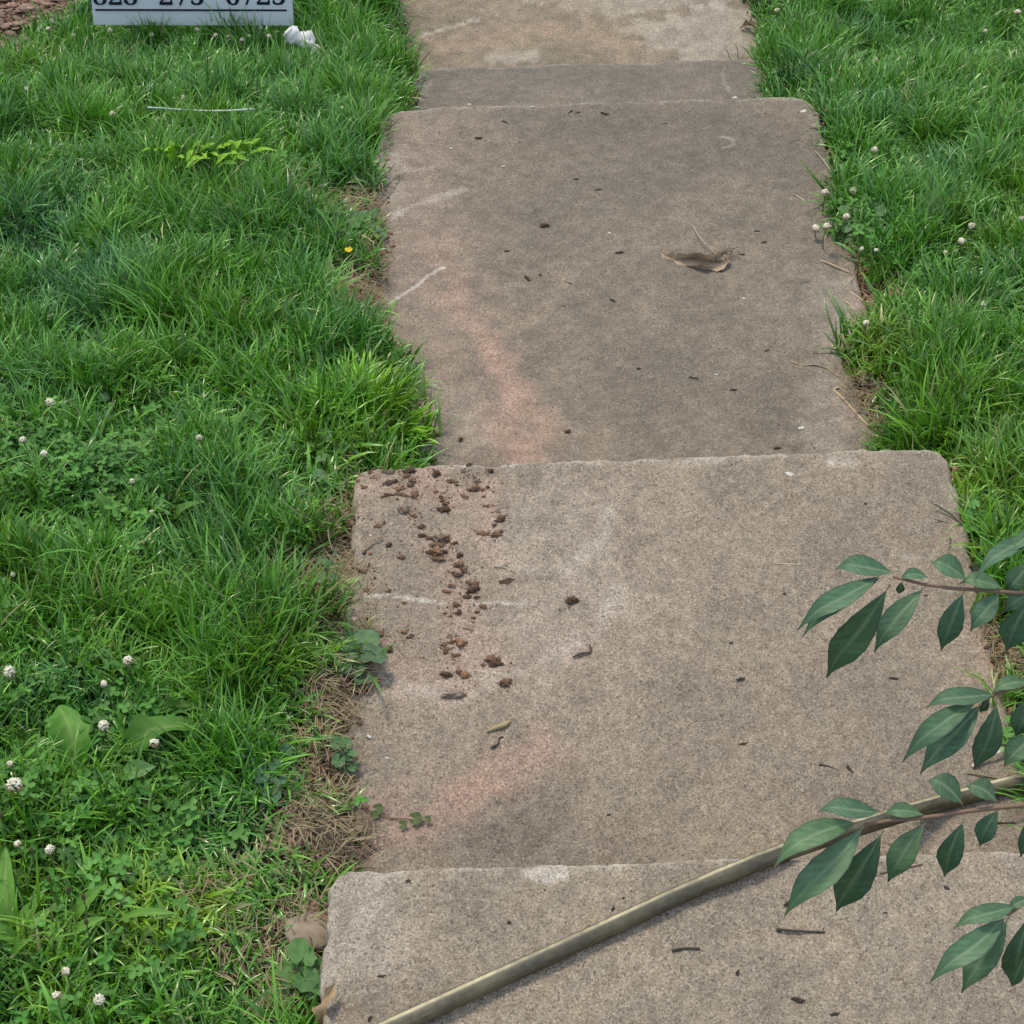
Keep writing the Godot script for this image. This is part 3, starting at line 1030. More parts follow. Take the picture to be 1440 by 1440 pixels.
# ---------------------------------------------------------------- yard sign
func make_sign() -> void:
	# the sign stands where its lower edge is 9 cm above the turf
	var t := 4.4
	while t < 7.0:
		var p := EYE + ray(271, 36) * t
		if p.y < ground_y(p.x, p.z) + 0.065:
			break
		t += 0.01
	var a := at(131, 39.5, t)
	var c := at(412, 38, t)
	var mid := (a + c) / 2
	var wide := Vector2(c.x - a.x, c.z - a.z).length()
	var tall := wide * 0.75
	var foot := Vector3(mid.x, ground_y(mid.x, mid.z), mid.z)
	var o := base("yard_sign", foot)
	o.rotation = Vector3(deg_to_rad(-14.0), 0.0, deg_to_rad(-0.6))
	tag(o, "white plastic yard sign with a dark blue phone number above a ruled line", "sign")
	var y0 := mid.y - foot.y
	# fluted sheet with open ends at the lower edge
	var b := MB.new()
	var w := Color(0.88, 0.90, 0.93)
	var g := Color(0.55, 0.58, 0.63)
	for f in [0.0024, -0.0024]:
		var nx := 48
		var first := b.v.size()
		for j in 12:
			for i in nx + 1:
				var x := -wide / 2 + wide * i / nx
				b.add(Vector3(x, y0 + tall * j / 11.0, f + 0.0015 * sin(x * 9.0) + 0.0012 * nz.get_noise_2d(x * 7.0, j * 0.3)), w)
		for j in 11:
			for i in nx:
				var q := first + j * (nx + 1) + i
				if f > 0:
					b.quad(q, q + nx + 1, q + nx + 2, q + 1)
				else:
					b.quad(q, q + 1, q + nx + 2, q + nx + 1)
	for i in 49:
		var x := -wide / 2 + wide * i / 48
		var k := b.v.size()
		var off := 0.0015 * sin(x * 9.0)
		for e in [[0.0, -0.0024], [0.0, 0.0024], [tall, 0.0024], [tall, -0.0024]]:
			b.add(Vector3(x, y0 + e[0], e[1] + off), g)
		if i == 0 or i == 48:
			b.quad(k, k + 1, k + 2, k + 3)
	put("panel", b.mesh(), M["sign_sheet"], o)
	for x in [-wide * 0.285, wide * 0.265]:
		var s := MB.new()
		s.tube(PackedVector3Array([Vector3(x, -0.20, -0.0062), Vector3(x, y0 + tall * 0.6, -0.0062)]), taper(2, 0.002, 0.002), 8, Color(0.28, 0.29, 0.30))
		put("wire_stake", s.mesh(), M["steel"], o)
	for k in 2:
		var r := MB.new()
		var h := y0 + tall * (0.2 + 0.4 * k)
		r.tube(PackedVector3Array([Vector3(-wide * 0.285, h, -0.0102), Vector3(wide * 0.265, h, -0.0102)]), taper(2, 0.002, 0.002), 8, Color(0.28, 0.29, 0.30))
		put("wire_crossbar", r.mesh(), M["steel"], o)
	var font := SystemFont.new()
	font.font_names = PackedStringArray(["Droid Serif"])
	font.font_weight = 700
	var px := wide / 281.0
	var ink := StandardMaterial3D.new()
	ink.resource_name = "navy_ink"
	ink.albedo_color = Color(0.04, 0.07, 0.19)
	ink.roughness = 0.5
	var steep := 1.0 / cos(deg_to_rad(34.0))
	for word in [["828", 134, 195], ["275", 226, 288], ["6725", 319, 402]]:
		var tm := TextMesh.new()
		tm.text = word[0]
		tm.font = font
		tm.font_size = 64
		tm.pixel_size = 0.001
		tm.depth = 0.0008
		tm.curve_step = 0.5
		tm.horizontal_alignment = HORIZONTAL_ALIGNMENT_CENTER
		tm.vertical_alignment = VERTICAL_ALIGNMENT_CENTER
		var box := tm.get_aabb()
		var wd: float = (word[2] - word[1]) * px
		var k := wd / box.size.x
		var m := put("digits", tm, ink, o)
		m.scale = Vector3(k, k * 1.02, 1)
		m.position = Vector3(((word[1] + word[2]) / 2.0 - 271.5) * px - box.get_center().x * k, y0 + 24.5 * px * steep - box.position.y * k * 1.02, 0.0048)
	var u := BoxMesh.new()
	u.size = Vector3(268 * px, 2.2 * px * steep, 0.0006)
	var line := put("ruled_line", u, ink, o)
	line.position = Vector3(-2 * px, y0 + 18.5 * px * steep, 0.0046)

# ---------------------------------------------------------------- shrub
# one leaf between two points; up decides which way its face turns
func shrub_leaf(b: MB, p0: Vector3, p1: Vector3, width: float, face: Vector3, droop: float, shade: float) -> void:
	var ax := p1 - p0
	var len := ax.length()
	ax /= len
	var n := (face - ax * face.dot(ax)).normalized()
	var side := ax.cross(n).normalized()
	var rows := 19
	var mid := PackedVector3Array()
	var sides := PackedVector3Array()
	var nrm := PackedVector3Array()
	var hw := PackedFloat32Array()
	var twist := rng.randf_range(-1.0, 1.0)
	var sway := rng.randf_range(-0.06, 0.06)
	var hue := Color(0.058, 0.122, 0.066).lerp(Color(0.078, 0.145, 0.066), rng.randf())
	for i in rows:
		var t := float(i) / (rows - 1)
		var bow := sin(PI * t) * 0.09 - 0.10 * droop * maxf(0.0, t - 0.75) * 4.0 * maxf(0.0, t - 0.75)
		mid.append(p0 + ax * len * t + n * len * bow + side * len * sway * sin(PI * t) + Vector3.DOWN * len * droop * 2.6 * pow(maxf(0.0, t - 0.74), 2.0))
		var s := side.rotated(ax, twist * (t - 0.5))
		sides.append(s)
		nrm.append(s.cross(ax).normalized())
		# short stalk, widest at the middle, drawn-out tip
		var w := 0.045
		if t > 0.05:
			var q := (t - 0.05) / 0.95
			w = maxf(0.03, pow(q, 1.1) * pow(1.0 - q, 0.88) / 0.262 * (1.0 - 0.5 * smoothstep(0.78, 1.0, q)))
		hw.append(width * 0.5 * w * (1.0 + 0.03 * sin(t * 37.0)))
	b.strip(mid, sides, nrm, hw, PackedFloat32Array([-1, -0.8, -0.5, -0.2, -0.045, 0, 0.045, 0.2, 0.5, 0.8, 1]), 0.24, func(t: float, o: float) -> Color:
		var c := hue * shade * (1.0 + 0.16 * nz.get_noise_2d(t * 5.0 + hue.r * 900.0, o * 1.5))
		if absf(o) < 0.1 and t < 0.93:
			c = c.lerp(Color(0.23, 0.31, 0.18), 0.60 * (1.0 - t * 0.6))
		elif absf(o) > 0.9:
			c = c * 0.72
		else:
			c = c * (0.96 + 0.34 * pow(absf(sin((t * 8.0 - absf(o) * 1.7) * PI)), 6.0))
		if t > 0.95:
			c = Color(0.10, 0.075, 0.05)
		elif t < 0.07:
			c = Color(0.20, 0.20, 0.11)
		return c)

# branches as read from the photograph: line of the twig (x, y, thickness), then leaves (base x, y, tip x, y, width, how far it hangs -1..1, painted shade: mostly darker where it hangs, lighter where level)
const TWIGS := [
	[1.36, [[1256, 811, 5], [1300, 822, 6], [1345, 828, 7], [1400, 831, 8], [1450, 836, 9]], [
		[1259, 806, 1176, 790, 42, -0.7, 1.1], [1240, 808, 1124, 868, 42, -0.75, 1.1], [1243, 811, 1131, 878, 40, -0.6, 1.12], [1252, 822, 1164, 936, 62, 0.95, 0.9], [1301, 825, 1231, 905, 46, 0.1, 1.0],
		[1356, 831, 1325, 906, 44, 0.6, 0.95], [1361, 818, 1311, 784, 44, -0.8, 1.1], [1308, 814, 1266, 809, 24, -0.9, 1.1], [1406, 833, 1366, 880, 40, -0.2, 1.05], [1411, 828, 1352, 813, 34, -0.9, 1.1],
		[1462, 752, 1374, 802, 34, -0.7, 1.05], [1470, 735, 1414, 778, 30, -0.6, 1.0], [1448, 842, 1417, 908, 52, 0.7, 0.95], [1452, 790, 1416, 830, 40, 0.3, 0.9], [1268, 817, 1264, 833, 16, 0.9, 0.7], [1455, 830, 1412, 856, 30, 0.3, 0.9],
	]],
	[1.42, [[1377, 985, 6], [1402, 975, 6], [1440, 964, 6], [1470, 958, 7]], [
		[1402, 976, 1304, 984, 38, -0.8, 1.05], [1378, 984, 1272, 1056, 44, -0.6, 1.1], [1381, 988, 1297, 1074, 54, -0.2, 1.05], [1402, 986, 1372, 1073, 48, 0.5, 0.92], [1392, 982, 1378, 999, 18, 0.9, 0.6],
		[1450, 960, 1396, 970, 30, -0.5, 1.0], [1450, 975, 1430, 1030, 48, 0.4, 0.95], [1456, 1030, 1413, 1072, 44, 0.1, 1.0],
	]],
	[1.27, [[1215, 1160, 6], [1240, 1155, 8], [1300, 1150, 9], [1352, 1142, 10], [1400, 1136, 10], [1455, 1131, 11]], [
		[1240, 1143, 1152, 1132, 40, -0.75, 1.05], [1210, 1156, 1090, 1206, 50, -0.6, 1.1], [1216, 1160, 1105, 1273, 60, -0.1, 1.1], [1243, 1167, 1178, 1269, 64, 0.9, 0.85], [1302, 1156, 1250, 1232, 50, 0.25, 0.98],
		[1301, 1147, 1245, 1138, 30, -0.7, 1.0], [1354, 1132, 1306, 1091, 48, 0.2, 0.85], [1402, 1128, 1360, 1101, 40, 0.3, 0.85], [1356, 1152, 1330, 1225, 46, 0.7, 0.92], [1405, 1138, 1379, 1185, 38, 0.5, 0.95], [1452, 1140, 1437, 1200, 30, 0.6, 0.85],
	]],
	[1.22, [[1416, 1287, 6], [1432, 1275, 7], [1460, 1258, 8]], [
		[1433, 1273, 1343, 1296, 36, -0.6, 1.08], [1417, 1287, 1311, 1368, 48, -0.5, 1.1], [1419, 1290, 1355, 1386, 54, 0.0, 1.1], [1446, 1286, 1426, 1375, 62, 0.8, 0.82], [1440, 1345, 1424, 1384, 26, 0.8, 0.8], [1450, 1262, 1418, 1276, 22, -0.3, 0.8],
	]],
]

func make_shrub() -> void:
	var root_at := Vector3(0.98, ground_y(0.98, -0.55), -0.55)
	var o := base("shrub", root_at)
	tag(o, "green shrub with long pointed leaves reaching over the concrete steps", "shrub")
	var bark := Color(0.185, 0.145, 0.105)
	var crown: Array = []
	for i in 4:
		var a := TAU * i / 4.0 + 0.4
		var top := Vector3(0.10 * cos(a), 0.62 + 0.08 * i, 0.10 * sin(a))
		var m := MB.new()
		var pts := curve([Vector3(0.02 * cos(a), -0.05, 0.02 * sin(a)), Vector3(0.05 * cos(a), 0.3, 0.05 * sin(a)), top], 10)
		m.tube(pts, taper(10, 0.013, 0.008), 9, bark)
		put("stem", m.mesh(), M["bark"], o)
		crown.append(top)
	var fwd := -cam_basis.z
	var n := 0
	for tw in TWIGS:
		var depth: float = tw[0]
		var line := []
		var rad := PackedFloat32Array()
		for p in tw[1]:
			line.append(at(p[0], p[1], depth) - root_at)
			rad.append(p[2] * depth / FOCAL * 0.5)
		var join: Vector3 = crown[n % 4]
		var out: Vector3 = line[-1]
		var ahead: Vector3 = (line[-1] - line[-2]).normalized()
		line.append(out + ahead * 0.10)
		line.append((out + ahead * 0.2).lerp(join, 0.4) + Vector3(0, 0.06, 0))
		line.append(join)
		var steps := 60
		var pts := curve(line, steps)
		var m := MB.new()
		m.tube(pts, taper(steps, rad[0] * 0.85, 0.0056), 8, Color(0.20, 0.125, 0.085), true, Color(0.155, 0.130, 0.085))
		var br := put("branch", m.mesh(), M["bark"], o)
		for l in tw[2]:
			var p0 := at(l[0], l[1], depth) - root_at
			var down: float = (l[3] - l[1]) * depth / FOCAL
			var across: float = absf(l[2] - l[0]) * depth / FOCAL
			# a hanging leaf goes away from the eye as it drops, a level one comes towards it
			var k: float = l[5]
			var p1 := at(l[2], l[3], depth + maxf(down, 0.0) * k + 0.12 * across * k) - root_at
			var face := (Vector3.UP * (1.0 - 0.55 * maxf(k, 0.0)) - fwd * (0.35 + 0.5 * maxf(k, 0.0))).normalized()
			var b := MB.new()
			shrub_leaf(b, p0, p1, l[4] * depth / FOCAL * 0.80, face, 1.0, l[6])
			put("leaf", b.mesh(), M["shrub_leaf"], br)
		n += 1
	# the rest of the bush, outside the frame
	for i in 7:
		var a := -1.3 + 0.55 * i
		var from: Vector3 = crown[i % 4]
		var to := from + Vector3(0.42 * cos(a) + 0.12, 0.12 + 0.06 * (i % 3), 0.42 * sin(a) + 0.05)
		var pts := curve([from, from.lerp(to, 0.5) + Vector3(0, 0.06, 0), to], 16)
		var m := MB.new()
		m.tube(pts, taper(16, 0.006, 0.0018), 7, Color(0.20, 0.17, 0.11))
		var br := put("branch", m.mesh(), M["bark"], o)
		for q in range(4, 16, 2):
			for sgn in [-1, 1]:
				var d := (pts[q] - pts[q - 1]).normalized()
				var sd: Vector3 = d.cross(Vector3.UP).normalized() * float(sgn)
				var b := MB.new()
				shrub_leaf(b, pts[q], pts[q] + (d * 0.5 + sd * 0.8 + Vector3(0, -0.35, 0)).normalized() * rng.randf_range(0.035, 0.06), 0.022, Vector3.UP, 1.0, 1.0)
				put("leaf", b.mesh(), M["shrub_leaf"], br)

# ---------------------------------------------------------------- dirt clods on the second step
# x, y and width in photograph pixels, colour (d dark, b brown, t tan, o orange, g grey, c cream), length over width, turn
const CLODS := [
	["h", 549, 663, 13, "g", 1.5, 0], ["h", 550, 676, 19, "d", 2.0, 15], ["h", 575, 660, 16, "d", 2.0, 0], ["h", 530, 670, 12, "t", 1.3, 0], ["h", 562, 685, 12, "o", 1.6, 10], ["h", 580, 675, 8, "b", 1.2, 0], ["h", 577, 682, 8, "d", 1.2, 0],
	["h", 547, 695, 15, "d", 2.2, 5], ["h", 565, 694, 18, "d", 2.6, -4], ["h", 583, 695, 12, "b", 1.6, 60], ["h", 521, 664, 6, "d", 1.0, 0], ["h", 526, 659, 5, "d", 1.0, 0], ["h", 537, 699, 5, "d", 1.0, 0], ["h", 549, 705, 6, "d", 1.2, 0], ["h", 559, 702, 5, "d", 1.0, 0], ["h", 514, 697, 4, "d", 1.0, 0], ["h", 526, 691, 4, "d", 1, 0], ["h", 538, 662, 5, "o", 1, 0], ["h", 572, 668, 9, "b", 1.4, 20],
	["h", 569, 717, 15, "g", 1.1, 0], ["h", 580, 722, 9, "t", 1.4, -30], ["h", 532, 739, 11, "b", 1.3, 0], ["h", 540, 735, 6, "d", 1.0, 0], ["h", 549, 736, 10, "c", 1.5, 0], ["h", 518, 737, 4, "d", 1, 0], ["h", 522, 731, 4, "d", 1, 0],
	["m", 592, 740, 9, "d", 1.4, 0], ["m", 594, 752, 11, "d", 1.7, 0], ["m", 603, 756, 9, "d", 1.3, 0], ["m", 618, 755, 18, "g", 1.5, 12], ["m", 627, 757, 9, "d", 1.0, 40], ["m", 615, 764, 18, "b", 2.0, 0], ["m", 614, 775, 16, "o", 1.3, 0], ["m", 603, 775, 8, "d", 1.2, 0], ["m", 625, 775, 8, "d", 1.2, 0], ["m", 615, 784, 14, "b", 1.8, 0], ["m", 624, 786, 6, "t", 1.2, 0],
	["m", 614, 666, 10, "d", 1.0, 0], ["m", 611, 661, 6, "b", 1.0, 0], ["m", 620, 698, 5, "d", 1, 0], ["m", 622, 703, 5, "d", 1.2, 0], ["m", 626, 707, 7, "b", 1, 0], ["m", 624, 714, 16, "d", 2.0, -8], ["m", 612, 691, 4, "b", 1, 0],
	["m", 640, 763, 7, "d", 1.2, 0], ["m", 547, 766, 7, "d", 1, 0], ["m", 565, 783, 9, "b", 1.0, 0], ["m", 647, 780, 8, "d", 1.1, 0], ["m", 645, 792, 11, "b", 1.3, 0], ["m", 652, 800, 7, "b", 1, 30], ["m", 645, 807, 10, "d", 1.5, 0], ["m", 637, 805, 4, "d", 1, 0], ["m", 635, 822, 8, "t", 1.6, 0], ["m", 628, 830, 10, "b", 2.0, -15], ["m", 666, 820, 11, "b", 1.3, 0], ["m", 665, 828, 15, "d", 1.4, 10], ["m", 656, 838, 10, "d", 1.6, 0], ["m", 671, 839, 9, "d", 1.8, 0],
	["r", 635, 676, 11, "d", 1.4, -20], ["r", 642, 682, 5, "d", 1, 0], ["r", 660, 652, 7, "d", 1.4, 0], ["r", 651, 663, 6, "b", 1.2, 0], ["r", 690, 661, 7, "d", 1.2, -30], ["r", 667, 670, 4, "g", 1, 0], ["r", 671, 676, 7, "g", 1, 0], ["r", 667, 688, 14, "d", 1.5, 0], ["r", 677, 688, 9, "b", 1.2, 0], ["r", 686, 685, 5, "d", 1, 0], ["r", 695, 691, 6, "d", 1.3, 30], ["r", 680, 699, 6, "d", 1, 40], ["r", 653, 698, 11, "b", 1.5, -15], ["r", 672, 707, 4, "d", 1, 0], ["r", 687, 711, 15, "b", 2.2, 0], ["r", 701, 705, 7, "d", 1.2, 0], ["r", 697, 719, 12, "b", 1.8, 20], ["r", 704, 731, 13, "d", 1.2, 30], ["r", 712, 725, 8, "d", 1.3, 35], ["r", 696, 738, 10, "d", 1.6, 20], ["r", 685, 738, 4, "d", 1, 0], ["r", 667, 746, 6, "d", 1.2, -30], ["r", 680, 750, 17, "b", 1.8, -5], ["r", 688, 746, 6, "d", 1, 0], ["r", 698, 751, 17, "b", 1.5, 15], ["r", 704, 746, 8, "t", 1, 0], ["r", 695, 760, 7, "d", 1.3, 0],
	["r", 705, 795, 14, "c", 1.5, -10], ["r", 711, 816, 18, "d", 1.9, 12], ["r", 805, 843, 15, "d", 1.4, 0],
	["l", 568, 847, 6, "b", 1, 0], ["l", 641, 849, 7, "b", 1, 0], ["l", 679, 853, 9, "b", 1.1, 0], ["l", 671, 860, 7, "d", 1.2, 0], ["l", 645, 861, 8, "d", 1.1, 0], ["l", 626, 862, 5, "d", 1.1, 0], ["l", 634, 866, 5, "b", 1, 0], ["l", 666, 869, 5, "d", 1.2, 0], ["l", 665, 875, 6, "d", 1.3, 0], ["l", 635, 877, 5, "b", 1, 0], ["l", 647, 882, 6, "d", 1.1, 0], ["l", 656, 884, 12, "d", 2.2, 0], ["l", 663, 887, 7, "b", 1.2, 0],
	["l", 620, 890, 7, "b", 1.3, 0], ["l", 620, 899, 6, "b", 1.2, 0], ["l", 633, 894, 11, "g", 1.2, 0], ["l", 642, 894, 7, "g", 1, 0], ["l", 635, 904, 9, "d", 1.1, 0], ["l", 625, 906, 9, "b", 1.1, 0], ["l", 648, 904, 16, "o", 1.2, 0], ["l", 631, 911, 12, "b", 1.6, 10], ["l", 640, 920, 11, "b", 1.7, 6], ["l", 627, 917, 5, "d", 1, 0],
	["l", 534, 891, 11, "b", 1.3, 30], ["l", 568, 888, 8, "o", 1.6, 0], ["l", 577, 894, 10, "d", 1.3, 20], ["l", 548, 914, 7, "d", 1, 0], ["l", 549, 908, 4, "b", 1.2, 0],
	["l", 693, 926, 18, "b", 1.2, 0], ["l", 697, 932, 20, "d", 2.8, 4], ["l", 680, 935, 7, "d", 1.2, 0], ["l", 627, 947, 13, "d", 1.3, 0], ["l", 645, 944, 7, "b", 1, 0], ["l", 654, 948, 13, "o", 1.3, -20], ["l", 710, 959, 14, "b", 1.2, 0],
	["e", 517, 829, 10, "b", 1.3, 0], ["e", 543, 822, 5, "d", 1, 0], ["e", 547, 832, 7, "d", 1, 0], ["e", 534, 834, 7, "g", 1.3, 0], ["e", 527, 813, 4, "d", 1, 0], ["e", 545, 814, 4, "d", 1, 0], ["e", 505, 800, 9, "b", 1.5, 0], ["e", 498, 806, 12, "o", 1.3, 0], ["e", 512, 803, 6, "b", 1, 0], ["e", 488, 796, 8, "t", 1, 0], ["e", 499, 784, 7, "b", 1, 0],
	["s", 613, 610, 12, "d", 1.7, 10], ["s", 648, 617, 6, "d", 1.3, 30], ["s", 798, 606, 7, "d", 1.2, 0], ["s", 766, 316, 11, "d", 1.6, 0],
]
const CLOD_SAID := {
	"549,663": "grey dirt clod at the back of the heap by the rounded step corner", "550,676": "long dark dirt clod in front of the heap by the rounded step corner", "575,660": "dark flattened dirt clod along the back edge of the wide step",
	"530,670": "tan dirt clod nearest to the rounded corner of the wide step", "569,717": "round grey dirt clod on its own below the corner heap", "549,736": "cream coloured dirt chip near the left edge of the wide step",
	"618,755": "broad grey dirt clod topping the central pile on the wide step", "614,775": "orange tan round dirt clod in the central pile on the wide step", "615,764": "brown dirt slab between the grey and the orange clods of the central pile",
	"624,714": "dark double dirt crumb between the corner heap and the right hand trail", "665,828": "dark striped dirt clod just above the pale crack", "704,731": "dark upright dirt clod at the bend of the right hand trail",
	"698,751": "largest brown dirt clod at the foot of the right hand trail", "680,750": "flat brown dirt clod just left of the largest one of the right hand trail", "705,795": "cream coloured dirt clod to the right of the central trail",
	"711,816": "dark oblong dirt clod below the cream coloured one", "805,843": "lone dark dirt clod far out on the wide step", "648,904": "orange brown round clod in the lowest dense cluster", "633,894": "grey clod behind the orange brown one in the lowest dense cluster",
	"693,926": "reddish brown dirt clod resting on a dark flat one", "697,932": "dark flat clod under the reddish brown one", "627,947": "dark round clod left of the pair below the lowest cluster", "654,948": "red brown clod right of the pair below the lowest cluster",
	"710,959": "brown clod farthest down to the right of the trail", "577,894": "dark clod touching a small orange one near the step's ragged edge", "568,888": "small orange clod touching a dark one near the step's ragged edge",
	"613,610": "dark curled bit of soil at the turf edge of the long grey slab", "648,617": "tiny dark crumb on the long slab next to the turf tuft", "798,606": "tiny dark crumb alone near the front of the long slab", "766,316": "black crumb alone in the middle of the long slab",
	"534,891": "brown clod at the muddy left rim below the pale crack", "668,688": "dark wide clod at the start of the right hand trail", "498,806": "orange clod lying in the soil beside the wide step",
}
const CLOD_GROUP := {"h": ["small brown dirt crumb in the heap by the rounded corner of the wide step", "dirt crumbs by the step corner"], "m": ["small brown dirt crumb along the central trail above the pale crack", "dirt crumbs of the central trail"],
	"r": ["small brown dirt crumb in the right hand trail on the wide step", "dirt crumbs of the right hand trail"], "l": ["small brown dirt crumb below the pale crack on the wide step", "dirt crumbs below the pale crack"], "e": ["small brown dirt crumb at the muddy left rim above the pale crack", "dirt crumbs at the muddy rim"], "s": ["dark crumb on the long grey slab", "crumbs on the long slab"]}

func make_clods() -> void:
	var pal := {"d": [Color(0.062, 0.040, 0.029), Color(0.150, 0.098, 0.070)], "b": [Color(0.110, 0.066, 0.044), Color(0.235, 0.148, 0.103)], "t": [Color(0.18, 0.115, 0.076), Color(0.32, 0.215, 0.150)],
		"o": [Color(0.150, 0.084, 0.050), Color(0.32, 0.190, 0.118)], "g": [Color(0.115, 0.087, 0.067), Color(0.23, 0.182, 0.143)], "c": [Color(0.30, 0.25, 0.19), Color(0.48, 0.42, 0.33)]}
	var shapes := {}
	for key in pal:
		shapes[key] = []
		for v in 5:
			shapes[key].append(lump(v * 7 + key.unicode_at(0), Vector3(1, [0.75, 0.6, 0.85, 0.5, 0.7][v], 0.85), 0.42, pal[key][0], pal[key][1], 13, 18, 0.9))
	var i := 0
	for k in CLODS:
		var s := 2 if k[0] == "s" else 1
		var p := on_slab(s, k[1], k[2] + k[3] * 0.15)
		if k[0] == "e" and k[1] < 503:
			p = ground_hit(k[1], k[2])
		var depth := (p - EYE).dot(-cam_basis.z)
		var w: float = k[3] * depth / FOCAL * 1.0
		var o := put("dirt_clod", shapes[k[4]][i % 5], M["dirt"])
		o.position = p + Vector3(0, -0.0006, 0)
		o.rotation.y = deg_to_rad(k[6]) + rng.randf_range(-0.2, 0.2) + (PI if i % 2 else 0.0)
		var h: float = w / k[5]
		o.scale = Vector3(w, maxf(h, w * 0.42) * 0.95, maxf(h, w * 0.42) * 1.1)
		var key := "%d,%d" % [k[1], k[2]]
		if CLOD_SAID.has(key):
			tag(o, CLOD_SAID[key], "dirt clod", "dirt clods scattered over the steps")
		else:
			var size: String = "tiny" if k[3] <= 5 else ("small" if k[3] <= 8 else ("medium" if k[3] <= 12 else "big"))
			var hue: String = {"d": "dark", "b": "brown", "t": "tan", "o": "orange", "g": "grey", "c": "cream"}[k[4]]
			tag(o, pointing(size + (" long " if k[5] > 1.55 else " ") + hue + " dirt clod", s, k[1], k[2]), "dirt clod", CLOD_GROUP[k[0]][1])
		i += 1
	# grit round the clods that nobody could count
	var sw := Sow.new()
	for q in 2400:
		var k: Array = CLODS[rng.randi() % (CLODS.size() - 4)]
		var a := rng.randf() * TAU
		var r := absf(rng.randfn(0.0, 0.016)) + 0.002
		var p := on_slab(1, k[1], k[2]) + Vector3(cos(a) * r, 0, sin(a) * r)
		if outside(p.x, p.z) > -0.004:
			continue
		p.y = slab_y(1, p.z)
		sw.add(p, rng.randf() * TAU, 0, 0, 0.0005 + 0.0026 * pow(rng.randf(), 2.5), rng.randf_range(0.5, 0.9), Color(1.0, 0.9, 0.85) * rng.randf_range(0.5, 2.2))
	var grit := base("soil_grit", Vector3.ZERO)
	tag(grit, "fine brown grit sprinkled among the dirt clods", "grit", "", "stuff")
	sow(sw, "grit", shapes["b"][0], M["dirt"], grit)
	# loose crumbs on the bare soil beside the slabs
	var cr := Sow.new()
	for k in bare_at:
		for q in int(60 * k[3]):
			var a := rng.randf() * TAU
			var r: float = sqrt(rng.randf()) * k[2] * 1.2
			var x: float = k[0] + cos(a) * r
			var z: float = k[1] + sin(a) * r
			if outside(x, z) < 0.0:
				continue
			cr.add(Vector3(x, ground_y(x, z) - 0.001, z), rng.randf() * TAU, 0, 0, minf(0.014, 0.0025 + absf(rng.randfn(0, 0.0035))), 0.8, Color(1.2, 1.05, 0.95) * rng.randf_range(0.6, 1.7))
	for q in 1500:
		var z := rng.randf_range(-4.4, -1.2)
		var s := slab_at(z)
		if s == 0: continue
		var left := rng.randf() < 0.6
		var off := rng.randf_range(-0.012, 0.03)
		var x: float = along(edge_l[s], z) - off if left else along(edge_r[s], z) + off
		var y := ground_y(x, z) if outside(x, z) > 0 else slab_y(s, z)
		cr.add(Vector3(x, y - 0.001, z), rng.randf() * TAU, 0, 0, minf(0.012, 0.0015 + absf(rng.randfn(0, 0.0028))), 0.8, Color(1.2, 1.05, 0.95) * rng.randf_range(0.6, 1.7))
	var crumbs := base("soil_crumbs", Vector3.ZERO)
	tag(crumbs, "loose reddish soil crumbs along the broken turf edges", "soil", "", "stuff")
	sow(cr, "crumbs", shapes["b"][1], M["dirt"], crumbs)

# ---------------------------------------------------------------- clover flowers
const FLOWERS_L := [[70, 566, 15], [62, 638, 13], [32, 619, 13], [280, 616, 12], [186, 677, 10], [180, 929, 17], [13, 945, 22], [146, 962, 13], [20, 1104, 27], [146, 1020, 19], [217, 1045, 17], [14, 1074, 11], [70, 1195, 18], [25, 1187, 13], [80, 1400, 16], [139, 1406, 20], [92, 1366, 15], [213, 720, 8], [18, 808, 9], [300, 640, 8]]
const FLOWERS_FAR := [[37, 126, 9], [120, 152, 10], [158, 161, 12], [258, 138, 11], [50, 137, 8], [155, 43, 9], [213, 49, 9], [264, 56, 8], [277, 42, 9], [303, 50, 9], [320, 52, 7], [341, 57, 11], [378, 52, 10], [367, 40, 9], [470, 62, 8], [491, 51, 7], [350, 51, 7], [103, 50, 9], [110, 41, 9], [68, 41, 9], [364, 86, 7], [299, 102, 6]]
const FLOWERS_R := [[1431, 18, 12], [1093, 15, 10], [1230, 85, 13], [1228, 105, 12], [1170, 115, 13], [1275, 96, 12], [1287, 115, 11], [1230, 211, 12], [1200, 269, 14], [1190, 305, 13], [1160, 271, 13], [1147, 322, 15], [1163, 319, 14], [1385, 45, 11], [1352, 340, 14], [1367, 318, 13], [1436, 308, 11], [1218, 455, 12], [1383, 428, 10], [1364, 384, 8], [1330, 355, 8], [1212, 350, 8], [1232, 352, 8]]

